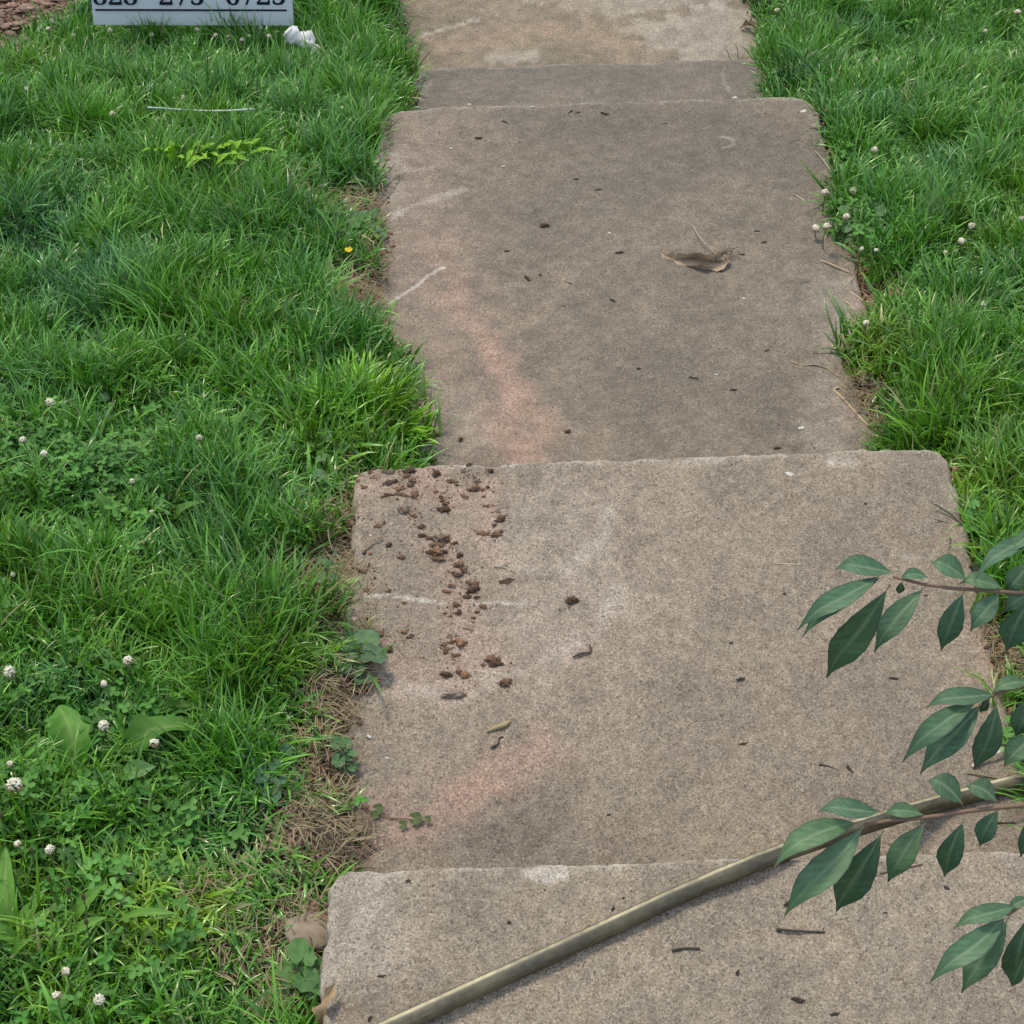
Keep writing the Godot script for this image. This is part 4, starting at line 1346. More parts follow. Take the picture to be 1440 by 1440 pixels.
func flower_head(v: int) -> ArrayMesh:
	var b := MB.new()
	var n := 64
	for i in n:
		var y := 1.0 - 1.75 * (i + 0.5) / n
		var a := i * 2.39996 + v
		var d := Vector3(sqrt(maxf(0.0, 1 - y * y)) * cos(a), y, sqrt(maxf(0.0, 1 - y * y)) * sin(a))
		d = (d + Vector3(0, 0.35, 0) + Vector3(rng.randf_range(-0.12, 0.12), rng.randf_range(-0.12, 0.12), rng.randf_range(-0.12, 0.12))).normalized()
		var side := d.cross(Vector3(0.3, 1, 0.1)).normalized()
		var up := side.cross(d)
		var tip := (d + Vector3(0, -0.25 if y < -0.2 else 0.0, 0)) * rng.randf_range(0.36, 0.54)
		if rng.randf() < 0.12:
			continue
		var mid := d * 0.36
		var w := rng.randf_range(0.055, 0.115)
		var old := clampf((-y + 0.15 * v) * 1.4 + rng.randf_range(-0.2, 0.2), 0, 1)
		var c := Color(0.72, 0.68, 0.54).lerp(Color(0.36, 0.25, 0.14), old)
		var g := Color(0.55, 0.56, 0.36).lerp(Color(0.30, 0.20, 0.11), old)
		var t := b.add(tip, c)
		var r := b.add(d * 0.12, g * 0.8)
		var ring := [b.add(mid + side * w, c), b.add(mid + up * w, c), b.add(mid - side * w, c), b.add(mid - up * w, c)]
		for k in 4:
			b.tri(t, ring[k], ring[(k + 1) % 4])
			b.tri(r, ring[(k + 1) % 4], ring[k])
	return b.mesh(false)

const FLOWER_SAID := {
	"20,1104": "largest ragged white clover flower by the frame's left edge of the lawn", "146,1020": "white clover flower standing beside the broad dock leaf", "217,1045": "white clover flower in front of the long dock leaf",
	"13,945": "cream clover flower above the dock leaves near the frame edge", "180,929": "cream clover flower in grass some way behind the long dock leaf", "139,1406": "open white clover flower nearest to the viewer on the lawn",
	"70,566": "white double clover flower above the low clover patch", "1147,322": "white clover flower drooping onto the edge of the long slab", "1200,269": "round white clover flower in the clover patch beside the long slab",
	"70,1195": "white clover flower among the narrow plantain stems", "341,57": "white clover flower below the phone sign, nearest to the crumpled white scrap", "158,161": "brownish faded clover flower at the end of the thin white strip",
	"1352,340": "pale pink clover flower pair member lower down in the shrub side lawn",
}

func make_flowers() -> void:
	var heads := [flower_head(0), flower_head(1), flower_head(2)]
	var stem := MB.new()
	stem.tube(PackedVector3Array([Vector3(0, 0, 0), Vector3(0.004, -0.03, 0.002), Vector3(0.0, -0.075, 0.0)]), taper(3, 0.0011, 0.0013), 5, Color(0.10, 0.17, 0.05))
	var sm := stem.mesh()
	var lists := [FLOWERS_L, FLOWERS_FAR, FLOWERS_R]
	var grp := ["clover flowers left of the wide step", "clover flowers round the phone sign", "clover flowers right of the long slab"]
	for g in 3:
		var i := 0
		for f in lists[g]:
			var p := ground_hit(f[0], f[1] + 14)
			var depth := (p - EYE).dot(-cam_basis.z)
			var head := at(f[0], f[1], depth - 0.085)
			var w: float = f[2] * depth / FOCAL * 0.98
			var o := base("clover_flower", head)
			var h := put("head", heads[(i + g) % 3], M["petal"], o)
			h.scale = Vector3(w, w * 0.9, w)
			h.rotation = Vector3(rng.randf_range(-0.4, 0.4), rng.randf() * TAU, rng.randf_range(-0.4, 0.4))
			var s := put("stalk", sm, M["clover"], o)
			s.rotation.y = rng.randf() * TAU
			var key := "%d,%d" % [f[0], f[1]]
			if FLOWER_SAID.has(key):
				tag(o, FLOWER_SAID[key], "flower", "white clover flowers in the lawns")
			else:
				var size: String = "tiny" if f[2] <= 8 else ("small" if f[2] <= 12 else "full")
				tag(o, pointing(size + " white clover flower", 9, f[0], f[1]), "flower", grp[g])
			i += 1

# ---------------------------------------------------------------- weeds
func broad_leaf(b: MB, p0: Vector3, p1: Vector3, width: float, wave: float, col: Color, bend := 0.12, fold := 0.2, narrow := false) -> void:
	var ax := p1 - p0
	var len := ax.length()
	ax /= len
	var n := (Vector3.UP - ax * ax.y)
	if n.length() < 0.2:
		n = cam_basis.z - ax * cam_basis.z.dot(ax)
	n = n.normalized()
	var side := ax.cross(n).normalized()
	var rows := 14
	var mid := PackedVector3Array()
	var sides := PackedVector3Array()
	var nrm := PackedVector3Array()
	var hw := PackedFloat32Array()
	var ph := rng.randf() * TAU
	for i in rows:
		var t := float(i) / (rows - 1)
		mid.append(p0 + ax * len * t + n * len * bend * sin(PI * t))
		sides.append(side.rotated(ax, wave * 0.6 * sin(t * 7.0 + ph)))
		nrm.append(n)
		var w := pow(sin(PI * clampf(0.04 + 0.95 * pow(t, 0.85), 0, 1)), 0.75)
		if narrow:
			w = pow(sin(PI * clampf(0.05 + 0.94 * t, 0, 1)), 0.8)
		hw.append(width * 0.5 * w * (1.0 + wave * 0.16 * sin(t * 23.0 + ph)))
	b.strip(mid, sides, nrm, hw, PackedFloat32Array([-1, -0.6, -0.3, -0.05, 0, 0.05, 0.3, 0.6, 1]), fold, func(t: float, o: float) -> Color:
		var c := col * (1.0 + 0.22 * pow(absf(sin((t * 8.0 - absf(o) * 1.3) * PI)), 5.0) + 0.18 * nz.get_noise_2d(t * 4.0 + ph, o * 2.0))
		if absf(o) < 0.06:
			c = c.lerp(Color(0.26, 0.33, 0.12), 0.30)
		return c)

func round_leaf(b: MB, c: Vector3, n: Vector3, dir: Vector3, r: float, col: Color) -> void:
	var side := n.cross(dir).normalized()
	var m := b.add(c - n * r * 0.12, Color(col.r * 1.1, col.g * 1.1, col.b * 1.1))
	var inner := []
	var ring := []
	var k := 22
	for i in k:
		var a := PI * 0.12 + (TAU - PI * 0.24) * i / (k - 1.0)
		var q := r * (1.0 + 0.07 * sin(i * TAU / 3.0)) * (1.0 - 0.08 * cos(a))
		var v := -dir * cos(a) + side * sin(a)
		inner.append(b.add(c + v * q * 0.55 + n * r * 0.05, col * (0.95 + 0.12 * sin(i * 1.6))))
		ring.append(b.add(c + v * q + n * r * (0.10 + 0.09 * sin(i * TAU / 5.0)), col * 0.92))
	for i in k - 1:
		b.tri(m, inner[i], inner[i + 1])
		b.quad(inner[i], ring[i], ring[i + 1], inner[i + 1])

func on_turf(px: float, py: float, lift: float) -> Vector3:
	var p := ground_hit(px, py)
	var r := ray(px, py)
	return p - r * (lift / absf(r.y)) * 1.0

func make_weeds() -> void:
	var lime := Color(0.072, 0.190, 0.024)
	# dock
	var o := base("dock_plant", ground_hit(150, 1110))
	tag(o, "broad leaved dock plant with pale green wavy leaves among clover", "weed")
	for l in [[[112, 1078, 84, 992, 54, 0.03, 0.055], lime * 1.1], [[172, 1055, 276, 1020, 50, 0.03, 0.05], lime * 0.85], [[160, 1108, 218, 1078, 34, 0.02, 0.04], Color(0.10, 0.21, 0.07)], [[215, 1000, 290, 1000, 22, 0.02, 0.04], lime * 0.6]]:
		var q: Array = l[0]
		var p0 := on_turf(q[0], q[1], q[5])
		var p1 := on_turf(q[2], q[3], q[6])
		var b := MB.new()
		broad_leaf(b, p0 - o.position, p1 - o.position, q[4] * (p0 - EYE).dot(-cam_basis.z) / FOCAL * 1.05, 0.7, l[1], 0.16, 0.42)
		put("leaf", b.mesh(), M["clover"], o)
	# ribwort plantain with seed stalks
	var rp := base("plantain", ground_hit(25, 1340))
	tag(rp, "ribwort plantain with long narrow bright leaves and thin seed stalks", "weed")
	for q in [[15, 1330, 8, 1190, 26], [15, 1335, 62, 1255, 22], [30, 1330, 75, 1275, 20], [100, 1310, 145, 1245, 26], [95, 1325, 150, 1290, 18], [35, 1330, -40, 1300, 22], [15, 1360, 48, 1318, 16], [0, 1300, -20, 1230, 22], [160, 1300, 250, 1285, 14]]:
		var p0 := on_turf(q[0], q[1], 0.01)
		var p1 := on_turf(q[2], q[3], 0.06)
		var b := MB.new()
		broad_leaf(b, p0 - rp.position, p1 - rp.position, q[4] * (p0 - EYE).dot(-cam_basis.z) / FOCAL, 0.25, Color(0.095, 0.225, 0.030), 0.12, 0.3, true)
		put("leaf", b.mesh(), M["clover"], rp)
	for q in [[10, 1290, 3, 1150], [55, 1295, 45, 1200], [85, 1320, 70, 1240], [105, 1340, 97, 1255], [125, 1345, 118, 1265], [130, 1420, 122, 1300]]:
		var p0 := on_turf(q[0], q[1], 0.0)
		var p1 := on_turf(q[2], q[3], 0.07)
		var b := MB.new()
		b.tube(curve([p0 - rp.position, (p0 + p1) / 2 - rp.position + Vector3(0.004, 0, 0), p1 - rp.position], 8), taper(8, 0.0012, 0.0008), 5, Color(0.05, 0.085, 0.025))
		var st := put("seed_stalk", b.mesh(), M["clover"], rp)
		var hd := MB.new()
		var e := p1 - rp.position
		hd.tube(PackedVector3Array([e, e + Vector3(0, 0.003, 0), e + Vector3(0, 0.009, 0), e + Vector3(0, 0.013, 0)]), PackedFloat32Array([0.001, 0.003, 0.0026, 0.0004]), 7, Color(0.11, 0.09, 0.045))
		put("seed_head", hd.mesh(), M["dry"], st)
	# bright sprig below the white strip
	var sp := base("bright_weed", ground_hit(290, 225))
	tag(sp, "bright yellow green weed leaves standing in the dark lawn below the sign", "weed")
	for q in [[240, 225, 224, 205, 9], [245, 222, 240, 196, 10], [250, 222, 262, 205, 9], [262, 228, 270, 212, 8], [278, 225, 305, 200, 10], [300, 222, 318, 205, 8], [325, 222, 342, 192, 10], [335, 222, 355, 205, 9], [305, 232, 330, 215, 9], [262, 235, 285, 220, 9], [345, 225, 372, 210, 8], [228, 222, 222, 212, 8], [255, 218, 236, 210, 9], [285, 215, 296, 202, 8], [292, 228, 312, 222, 9], [318, 228, 340, 216, 9], [272, 208, 284, 200, 7], [345, 212, 350, 196, 8], [248, 232, 262, 224, 9], [315, 212, 328, 200, 8]]:
		var p0 := on_turf(q[0], q[1], 0.095)
		var p1 := on_turf(q[2], q[3], 0.145)
		var b := MB.new()
		var wd: float = q[4] * (p0 - EYE).dot(-cam_basis.z) / FOCAL * 0.95
		for e in 2:
			var j := Vector3(rng.randf_range(-0.012, 0.012), rng.randf_range(-0.006, 0.006), rng.randf_range(-0.012, 0.012)) * (e + 0.3)
			broad_leaf(b, p0 - sp.position + j * 0.5, p1 - sp.position + j * 2.0, wd, 0.5, Color(0.20, 0.40, 0.02), 0.16, 0.35, true)
		put("leaf", b.mesh(), M["clover"], sp)
	# single bigger blades and leaves here and there
	var bl := base("dark_leaf", ground_hit(150, 735))
	tag(bl, "two upright dark dock leaves in the clover right of the white flowers", "weed")
	for q in [[165, 745, 132, 690, 24], [240, 735, 288, 705, 20]]:
		var p0 := on_turf(q[0], q[1], 0.01)
		var p1 := on_turf(q[2], q[3], 0.06)
		var b := MB.new()
		broad_leaf(b, p0 - bl.position, p1 - bl.position, q[4] * (p0 - EYE).dot(-cam_basis.z) / FOCAL, 0.4, Color(0.075, 0.175, 0.030))
		put("leaf", b.mesh(), M["clover"], bl)
	# tufts of coarse grass
	for q in [
		[[518, 575], "bright yellow green crabgrass tuft leaning over the long slab's edge", Color(0.29, 0.60, 0.04), 380, 0.030, 0.085, 0.0046, 0.095, 0.3],
		[[1110, 128], "dark coarse grass tuft hanging over the short step's end", Color(0.055, 0.135, 0.028), 110, 0.05, 0.12, 0.0024, 0.045, 0.0],
		[[1290, 630], "tall grass tuft fanning out behind the wide step's far corner", Color(0.085, 0.185, 0.028), 120, 0.06, 0.13, 0.0022, 0.05, -0.3],
		[[400, 330], "tall dark grass tuft beside the bare soil near the yellow flower", Color(0.055, 0.145, 0.026), 110, 0.07, 0.14, 0.0026, 0.06, 0.2],
		[[1330, 345], "broad bladed grass tuft in the lawn among pale clover flowers", Color(0.080, 0.180, 0.030), 60, 0.06, 0.13, 0.0026, 0.04, 0.0],
		[[420, 880], "long leaning grass tuft left of the ragged step edge", Color(0.075, 0.180, 0.028), 110, 0.06, 0.12, 0.0024, 0.06, 0.2],
	]:
		var f := ground_hit(q[0][0], q[0][1])
		var t := base("grass_tuft", f)
		tag(t, q[1], "grass tuft", "grass tufts along the steps")
		var b := MB.new()
		for i in q[3]:
			var a := rng.randf() * TAU
			var off := Vector3(cos(a), 0, sin(a) * 0.7) * sqrt(rng.randf()) * (q[7] as float)
			off.y = ground_y(f.x + off.x, f.z + off.z) - f.y - 0.003
			if outside(f.x + off.x, f.z + off.z) < 0.002:
				continue
			var l0 := rng.randf_range(0.05, 0.45)
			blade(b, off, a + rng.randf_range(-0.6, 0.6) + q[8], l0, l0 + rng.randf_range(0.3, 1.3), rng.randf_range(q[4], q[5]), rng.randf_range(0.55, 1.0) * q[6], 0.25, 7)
		var cs := PackedColorArray()
		for c in b.c:
			cs.append(c * (q[2] as Color))
		b.c = cs
		var m := put("blades", b.mesh(), M["grass"], t)
		m.set_meta("kind", "stuff")
	# ground ivy and round leaved weeds: x, y and spread in pixels, number, leaf radius, colour
	var ivy := Color(0.095, 0.185, 0.075)
	for q in [
		[500, 325, 38, 14, 0.012, ivy, "ground ivy beside the slab edge above the yellow flower"], [385, 1090, 42, 18, 0.011, Color(0.085, 0.175, 0.085), "bluish ground ivy patch left of the dead straw clump"], [505, 935, 34, 9, 0.016, Color(0.10, 0.18, 0.085), "ground ivy leaves overhanging the wide step's ragged edge"],
		[425, 1385, 34, 9, 0.013, Color(0.10, 0.21, 0.06), "round leaved ground ivy beside the nearest step"], [1215, 315, 36, 20, 0.011, Color(0.115, 0.21, 0.085), "pale round weed leaves beside the long slab under clover flowers"], [1305, 535, 22, 7, 0.012, Color(0.12, 0.23, 0.06), "light green round weed in the lawn behind the tall tuft"],
		[1355, 565, 24, 8, 0.012, Color(0.13, 0.27, 0.06), "fresh green round weed right of the tall grass tuft"], [450, 650, 36, 12, 0.010, Color(0.10, 0.20, 0.07), "grey green ground ivy left of the rounded step corner"], [440, 710, 30, 9, 0.010, ivy, "small ground ivy near the bare soil by the rounded corner"],
		[445, 830, 36, 12, 0.009, ivy, "ground ivy below the bare red soil"], [1375, 750, 18, 8, 0.010, Color(0.10, 0.27, 0.06), "fresh little weed at the wide step's far right side"], [485, 1075, 16, 9, 0.008, ivy, "small ivy in the dark gap at the wide step"], [145, 600, 36, 16, 0.009, Color(0.11, 0.19, 0.10), "grey green weed patch in the clover"],
		[1420, 1050, 18, 9, 0.010, Color(0.10, 0.24, 0.05), "bright little weed at the right rim of the wide step"], [55, 255, 24, 6, 0.011, Color(0.15, 0.28, 0.03), "yellowish low weed at the far left of the lawn"], [500, 350, 8, 4, 0.008, ivy, "tiny ivy sprig next to the yellow flower"], [165, 1130, 30, 12, 0.010, Color(0.08, 0.20, 0.045), "lobed weed leaves under the dock plant"],
	]:
		var f := ground_hit(q[0], q[1])
		var t := base("ground_ivy", f)
		tag(t, q[6], "weed", "low weeds along the steps")
		var d := (f - EYE).dot(-cam_basis.z)
		for i in q[3]:
			var a: float = i * 2.4 + rng.randf()
			var rr: float = q[2] * sqrt((i + 0.5) / q[3]) * d / FOCAL
			var x := f.x + cos(a) * rr
			var z := f.z + sin(a) * rr * 1.1
			var y := maxf(ground_y(x, z), slab_y(slab_at(z, x), z) if outside(x, z) < 0 else -9.0) + rng.randf_range(0.012, 0.036)
			var c := Vector3(x, y, z) - f
			var dir := Vector3(cos(a), 0.1, sin(a)).normalized()
			var n := (Vector3.UP + Vector3(rng.randf_range(-0.4, 0.4), 0, rng.randf_range(-0.4, 0.4)) + cam_basis.z * 0.3).normalized()
			dir = (dir - n * dir.dot(n)).normalized()
			var b := MB.new()
			round_leaf(b, c, n, dir, (q[4] as float) * rng.randf_range(0.7, 1.25), (q[5] as Color) * rng.randf_range(0.75, 1.2))
			b.tube(PackedVector3Array([c, c.lerp(Vector3(0, 0, 0), 0.4) + Vector3(0, -0.014, 0)]), taper(2, 0.0007, 0.0008), 4, Color(0.12, 0.14, 0.05), false)
			put("leaf", b.mesh(), M["clover"], t)
	# yellow flower
	var yf := base("yellow_flower", on_turf(490, 352, 0.03))
	tag(yf, "tiny yellow five petalled flower next to bare soil", "flower")
	for k in 5:
		var a := TAU * k / 5.0
		var b := MB.new()
		leaflet(b, Vector3.ZERO, Vector3(cos(a), 0.25, sin(a)).normalized(), Vector3(-0.25 * cos(a), 1, -0.25 * sin(a)).normalized(), 0.0085, 0.0042, 1.0)
		var cs := PackedColorArray()
		for c in b.c:
			cs.append(c * Color(0.75, 0.52, 0.02))
		b.c = cs
		put("petal", b.mesh(), M["petal"], yf)
	var ys := MB.new()
	ys.tube(PackedVector3Array([Vector3.ZERO, Vector3(0.003, -0.04, 0)]), taper(2, 0.0008, 0.0009), 5, Color(0.10, 0.17, 0.05))
	put("stalk", ys.mesh(), M["clover"], yf)
	# runner creeping over the step
	var ru := base("creeping_runner", on_slab(1, 520, 1140))
	tag(ru, "thin creeping weed runner with two leaves on the pink clay stain", "weed")
	var rpts := []
	for p in [[505, 1132], [522, 1142], [545, 1150], [575, 1152], [600, 1156]]:
		rpts.append(on_slab(1, p[0], p[1], 0.004) - ru.position)
	var rb := MB.new()
	rb.tube(curve(rpts, 14), taper(14, 0.0011, 0.0006), 5, Color(0.12, 0.085, 0.05))
	put("stem", rb.mesh(), M["bark"], ru)
	for p in [[531, 1138, 0.008], [584, 1151, 0.009], [566, 1160, 0.006], [601, 1152, 0.005], [526, 1146, 0.006]]:
		var c := on_slab(1, p[0], p[1], 0.008) - ru.position
		var b := MB.new()
		round_leaf(b, c, Vector3(0.1, 1, 0.35).normalized(), Vector3(1, 0, 0), p[2], Color(0.09, 0.13, 0.045))
		put("leaf", b.mesh(), M["clover"], ru)

# ---------------------------------------------------------------- litter, twigs, stones
func twig(s: int, pts: Array, r0: float, r1: float, col: Color, label: String, called := "twig", cat := "twig", grp := "") -> void:
	var p0 := on_slab(s, pts[0][0], pts[0][1])
	var line := []
	for p in pts:
		line.append(on_slab(s, p[0], p[1], r0 * 0.9 + (p[2] if p.size() > 2 else 0.0)) - p0)
	var n := 4 * pts.size()
	var b := MB.new()
	var rad := taper(n, r0, r1)
	for i in n:
		rad[i] *= 1.0 + 0.25 * nz.get_noise_2d(i * 0.9, p0.x * 50.0)
	b.tube(curve(line, n), rad, 7, col, true, col * 1.25)
	var o := put(called, b.mesh(), M["bark"])
	o.position = p0
	tag(o, label, cat, grp)

func make_litter() -> void:
	var dk := Color(0.045, 0.035, 0.028)
	var tw := "twigs and stalks on the concrete"
	twig(0, [[1092, 1307], [1115, 1309], [1140, 1310], [1160, 1311]], 0.0018, 0.0013, dk, "dark straight twig on the nearest step below the shrub leaves", "twig", "twig", tw)
	twig(0, [[945, 1337], [962, 1334], [984, 1334]], 0.0021, 0.0014, dk, "short dark twig on the nearest step just below the hose", "twig", "twig", tw)
	twig(0, [[1238, 1229], [1262, 1223], [1297, 1216]], 0.0016, 0.0012, Color(0.085, 0.05, 0.035), "reddish thin twig on the nearest step's far edge", "twig", "twig", tw)
	twig(1, [[1152, 1075], [1165, 1078], [1178, 1083]], 0.0018, 0.0012, dk, "short dark twig in the middle of the wide step", "twig", "twig", tw)
	twig(1, [[1192, 1078], [1199, 1087]], 0.0026, 0.0015, dk, "stubby dark twig bit next to the short twig on the wide step", "twig", "twig", tw)
	twig(1, [[690, 1052], [700, 1046], [702, 1038], [708, 1036]], 0.0014, 0.0010, dk, "crooked dark twig above the large pink stain", "twig", "twig", tw)
	twig(1, [[806, 924], [818, 919], [830, 917], [829, 906]], 0.0020, 0.0014, Color(0.06, 0.05, 0.045), "hooked dark twig alone on the wide step", "twig", "twig", tw)
	twig(1, [[509, 777], [524, 765], [538, 754, 0.004]], 0.0013, 0.0009, Color(0.22, 0.15, 0.10), "thin tan straw pointing in from the wide step's left rim", "straw", "straw", tw)
	twig(1, [[1400, 1157], [1428, 1157]], 0.0014, 0.0010, Color(0.10, 0.06, 0.04), "thin red brown twig by the wide step's right rim", "twig", "twig", tw)
	twig(1, [[1312, 1014], [1335, 1004]], 0.0014, 0.0010, Color(0.32, 0.25, 0.16), "pale straw half hidden by the shrub's second branch", "straw", "straw", tw)
	twig(1, [[1367, 1078], [1385, 1068, 0.003], [1406, 1057, 0.008], [1418, 1050, 0.012]], 0.0026, 0.0022, Color(0.62, 0.58, 0.47), "thick cream stalk at the wide step's right rim", "straw", "straw", tw)
	twig(1, [[1360, 1087], [1385, 1091], [1410, 1096]], 0.0014, 0.0010, Color(0.20, 0.18, 0.09), "olive grass stalk just beyond the hose", "straw", "straw", tw)
	twig(1, [[1088, 792], [1105, 793], [1128, 794]], 0.0012, 0.0008, Color(0.45, 0.37, 0.27), "pale straw lying across the wide step", "straw", "straw", tw)
	twig(1, [[1314, 709, 0.010], [1335, 722, 0.006], [1352, 737]], 0.0014, 0.0012, Color(0.055, 0.075, 0.045), "dark green stem poking in over the wide step's right edge", "straw", "stem", tw)
	twig(1, [[1314, 730, 0.005], [1332, 735], [1347, 739]], 0.0010, 0.0008, Color(0.14, 0.11, 0.08), "thin brown stem below the dark green one", "straw", "stem", tw)
	twig(2, [[1110, 508], [1130, 514], [1150, 513, 0.004], [1175, 525], [1190, 540]], 0.0017, 0.0012, Color(0.34, 0.25, 0.16), "bent dry runner reaching onto the long slab from the right lawn", "straw", "straw", tw)
	twig(2, [[1172, 548], [1185, 560, 0.004], [1205, 582], [1222, 600]], 0.0022, 0.0014, Color(0.50, 0.37, 0.23), "thick dry grass stalk curving along the long slab's right edge", "straw", "straw", tw)
	twig(2, [[1172, 548, 0.002], [1180, 545, 0.004], [1188, 552]], 0.0018, 0.0012, Color(0.52, 0.40, 0.26), "small curl of dry grass at the long slab's right edge", "straw", "straw", tw)
	twig(2, [[1146, 212], [1155, 222, 0.005], [1168, 240, 0.006]], 0.0010, 0.0007, Color(0.40, 0.33, 0.23), "curved dry stalk on the long slab below the small stone", "straw", "straw", tw)
	twig(2, [[1154, 366], [1172, 373, 0.003], [1196, 384]], 0.0016, 0.0011, Color(0.48, 0.36, 0.24), "dry stalk beside the clover at the long slab's right edge", "straw", "straw", tw)
	twig(2, [[1190, 424, 0.004], [1205, 438], [1214, 448]], 0.0015, 0.0010, Color(0.52, 0.40, 0.27), "dry straw on the dirt right of the curled leaf", "straw", "straw", tw)
	twig(2, [[1195, 410], [1210, 420, 0.004], [1216, 425]], 0.0013, 0.0009, Color(0.52, 0.40, 0.27), "shorter dry straw on the dirt right of the curled leaf", "straw", "straw", tw)
	twig(2, [[1120, 275], [1132, 283]], 0.0014, 0.0010, Color(0.48, 0.38, 0.28), "tiny pale stalk on the long slab near the clover", "straw", "straw", tw)
	twig(2, [[1111, 201], [1125, 197]], 0.0022, 0.0014, dk, "dark bark sliver near the far right corner of the long slab", "bark_sliver", "bark", tw)
	twig(2, [[1126, 399], [1138, 397]], 0.0024, 0.0014, dk, "dark bark sliver right of and below the curled leaf", "bark_sliver", "bark", tw)
	twig(2, [[1036, 401], [1048, 402]], 0.0014, 0.0010, Color(0.09, 0.07, 0.05), "thin bark sliver just below the curled leaf", "bark_sliver", "bark", tw)
	twig(2, [[534, 268, 0.02], [548, 258, 0.012], [562, 247]], 0.0017, 0.0012, Color(0.06, 0.05, 0.035), "dark stick poking over the long slab's left edge", "twig", "twig", tw)
	# stalks standing up from the short step
	for q in [[[1030, 87], [1018, 68]], [[1039, 86], [1034, 62]]]:
		var p0 := on_slab(4, q[0][0], q[0][1])
		var p1 := at(q[1][0], q[1][1], (p0 - EYE).dot(-cam_basis.z) - 0.02) - p0
		var b := MB.new()
		b.tube(curve([Vector3(0, -0.05, 0), p1 * 0.5 + Vector3(0.002, 0, 0), p1], 8), taper(8, 0.0012, 0.0007), 5, Color(0.09, 0.085, 0.05))
		var o := put("grass_stalk", b.mesh(), M["dry"])
		o.position = p0
		tag(o, "leaning dark stalk behind the short step" if q[0][0] == 1030 else "upright dark stalk behind the short step, next to the grass tuft", "stem", "stalks behind the short step")
	# small dark bark flecks: slab, x, y, length in pixels, turn
	var flecks := [[2, 802, 158, 12, 60], [2, 813, 159, 10, 20], [2, 850, 160, 12, -25], [2, 935, 175, 12, 0], [2, 710, 172, 11, -40], [2, 673, 194, 11, 5], [2, 669, 152, 6, 0], [2, 841, 267, 9, 15], [2, 810, 252, 8, 0], [2, 760, 386, 4, 0], [2, 741, 391, 12, -60], [2, 802, 399, 8, -30], [2, 793, 431, 8, -10], [2, 861, 422, 9, -40], [2, 713, 353, 8, 0], [2, 871, 355, 12, 10], [2, 776, 454, 6, 30], [2, 1064, 325, 8, 0], [2, 1074, 341, 10, 30], [2, 1043, 358, 8, 0], [2, 975, 532, 13, -15], [2, 1032, 548, 10, 0], [2, 1034, 598, 8, 60], [2, 898, 518, 6, 0], [2, 1062, 518, 9, 0], [2, 1093, 630, 10, 5], [2, 1147, 632, 11, -45], [2, 1079, 493, 8, 20], [1, 1254, 730, 9, 0], [1, 1045, 1046, 12, 15], [1, 1103, 835, 5, 0], [1, 1041, 955, 12, 15], [1, 1196, 922, 8, 0], [1, 1257, 954, 13, -10], [1, 1318, 957, 9, 0], [1, 1028, 904, 6, 30], [1, 856, 1146, 6, 10], [1, 742, 1021, 6, -50], [1, 1180, 843, 16, -8], [1, 1300, 838, 14, -8], [1, 1217, 708, 4, 0], [0, 862, 1278, 9, 70], [0, 716, 1297, 6, -10], [0, 741, 1345, 9, -20], [0, 536, 1373, 13, 8], [0, 520, 1432, 10, 70], [0, 574, 1239, 7, 0], [0, 1122, 1406, 19, -15], [0, 1174, 1426, 13, 10], [0, 1037, 1368, 9, 70], [0, 1112, 1270, 22, 25], [0, 1246, 1284, 10, 0], [0, 1331, 1248, 8, -40], [0, 877, 1263, 5, 0], [2, 1077, 160, 5, 0], [2, 1145, 610, 6, 30], [2, 700, 720, 0, 0]]
	var chip := []
	for v in 3:
		chip.append(lump(40 + v, Vector3(1, 0.30, 0.36), 0.32, Color(0.030, 0.024, 0.020), Color(0.085, 0.065, 0.05), 6, 9))
	var i := 0
	for f in flecks:
		if f[3] < 4:
			continue
		var p := on_slab(f[0], f[1], f[2])
		var w: float = f[3] * (p - EYE).dot(-cam_basis.z) / FOCAL * 0.95
		var o := put("bark_fleck", chip[i % 3], M["dirt"])
		o.position = p - Vector3(0, 0.0004, 0)
		o.scale = Vector3(w, maxf(w, 0.008) * 0.8, maxf(w, 0.011))
		o.rotation.y = deg_to_rad(f[4])
		var size: String = "tiny" if f[3] <= 6 else ("small" if f[3] <= 9 else "larger")
		tag(o, pointing(size + " dark bark fleck", f[0], f[1], f[2]), "bark fleck", ["bark flecks on the nearest step", "bark flecks on the wide step", "bark flecks on the long slab"][f[0]])
		i += 1
	# pale specks of grit
	var pale := [[2, 708, 234, 5], [2, 634, 209, 5], [2, 857, 328, 6], [2, 795, 386, 4], [2, 871, 278, 5], [2, 660, 147, 5], [2, 750, 150, 4], [2, 958, 396, 4], [2, 1046, 420, 6], [2, 1007, 527, 5], [1, 1249, 1233, 5], [1, 544, 1066, 6], [1, 519, 1036, 8], [1, 556, 1097, 4], [0, 1249, 1245, 6], [0, 1032, 138, 0], [1, 1387, 1043, 6], [1, 1340, 1044, 5], [2, 1127, 603, 11], [1, 521, 753, 5], [1, 1110, 668, 14], [2, 1033, 138, 8], [2, 1130, 158, 12], [2, 1148, 160, 8]]
	var peb := lump(61, Vector3(1, 0.5, 0.6), 0.25, Color(0.5, 0.46, 0.40), Color(0.66, 0.62, 0.56), 6, 9)
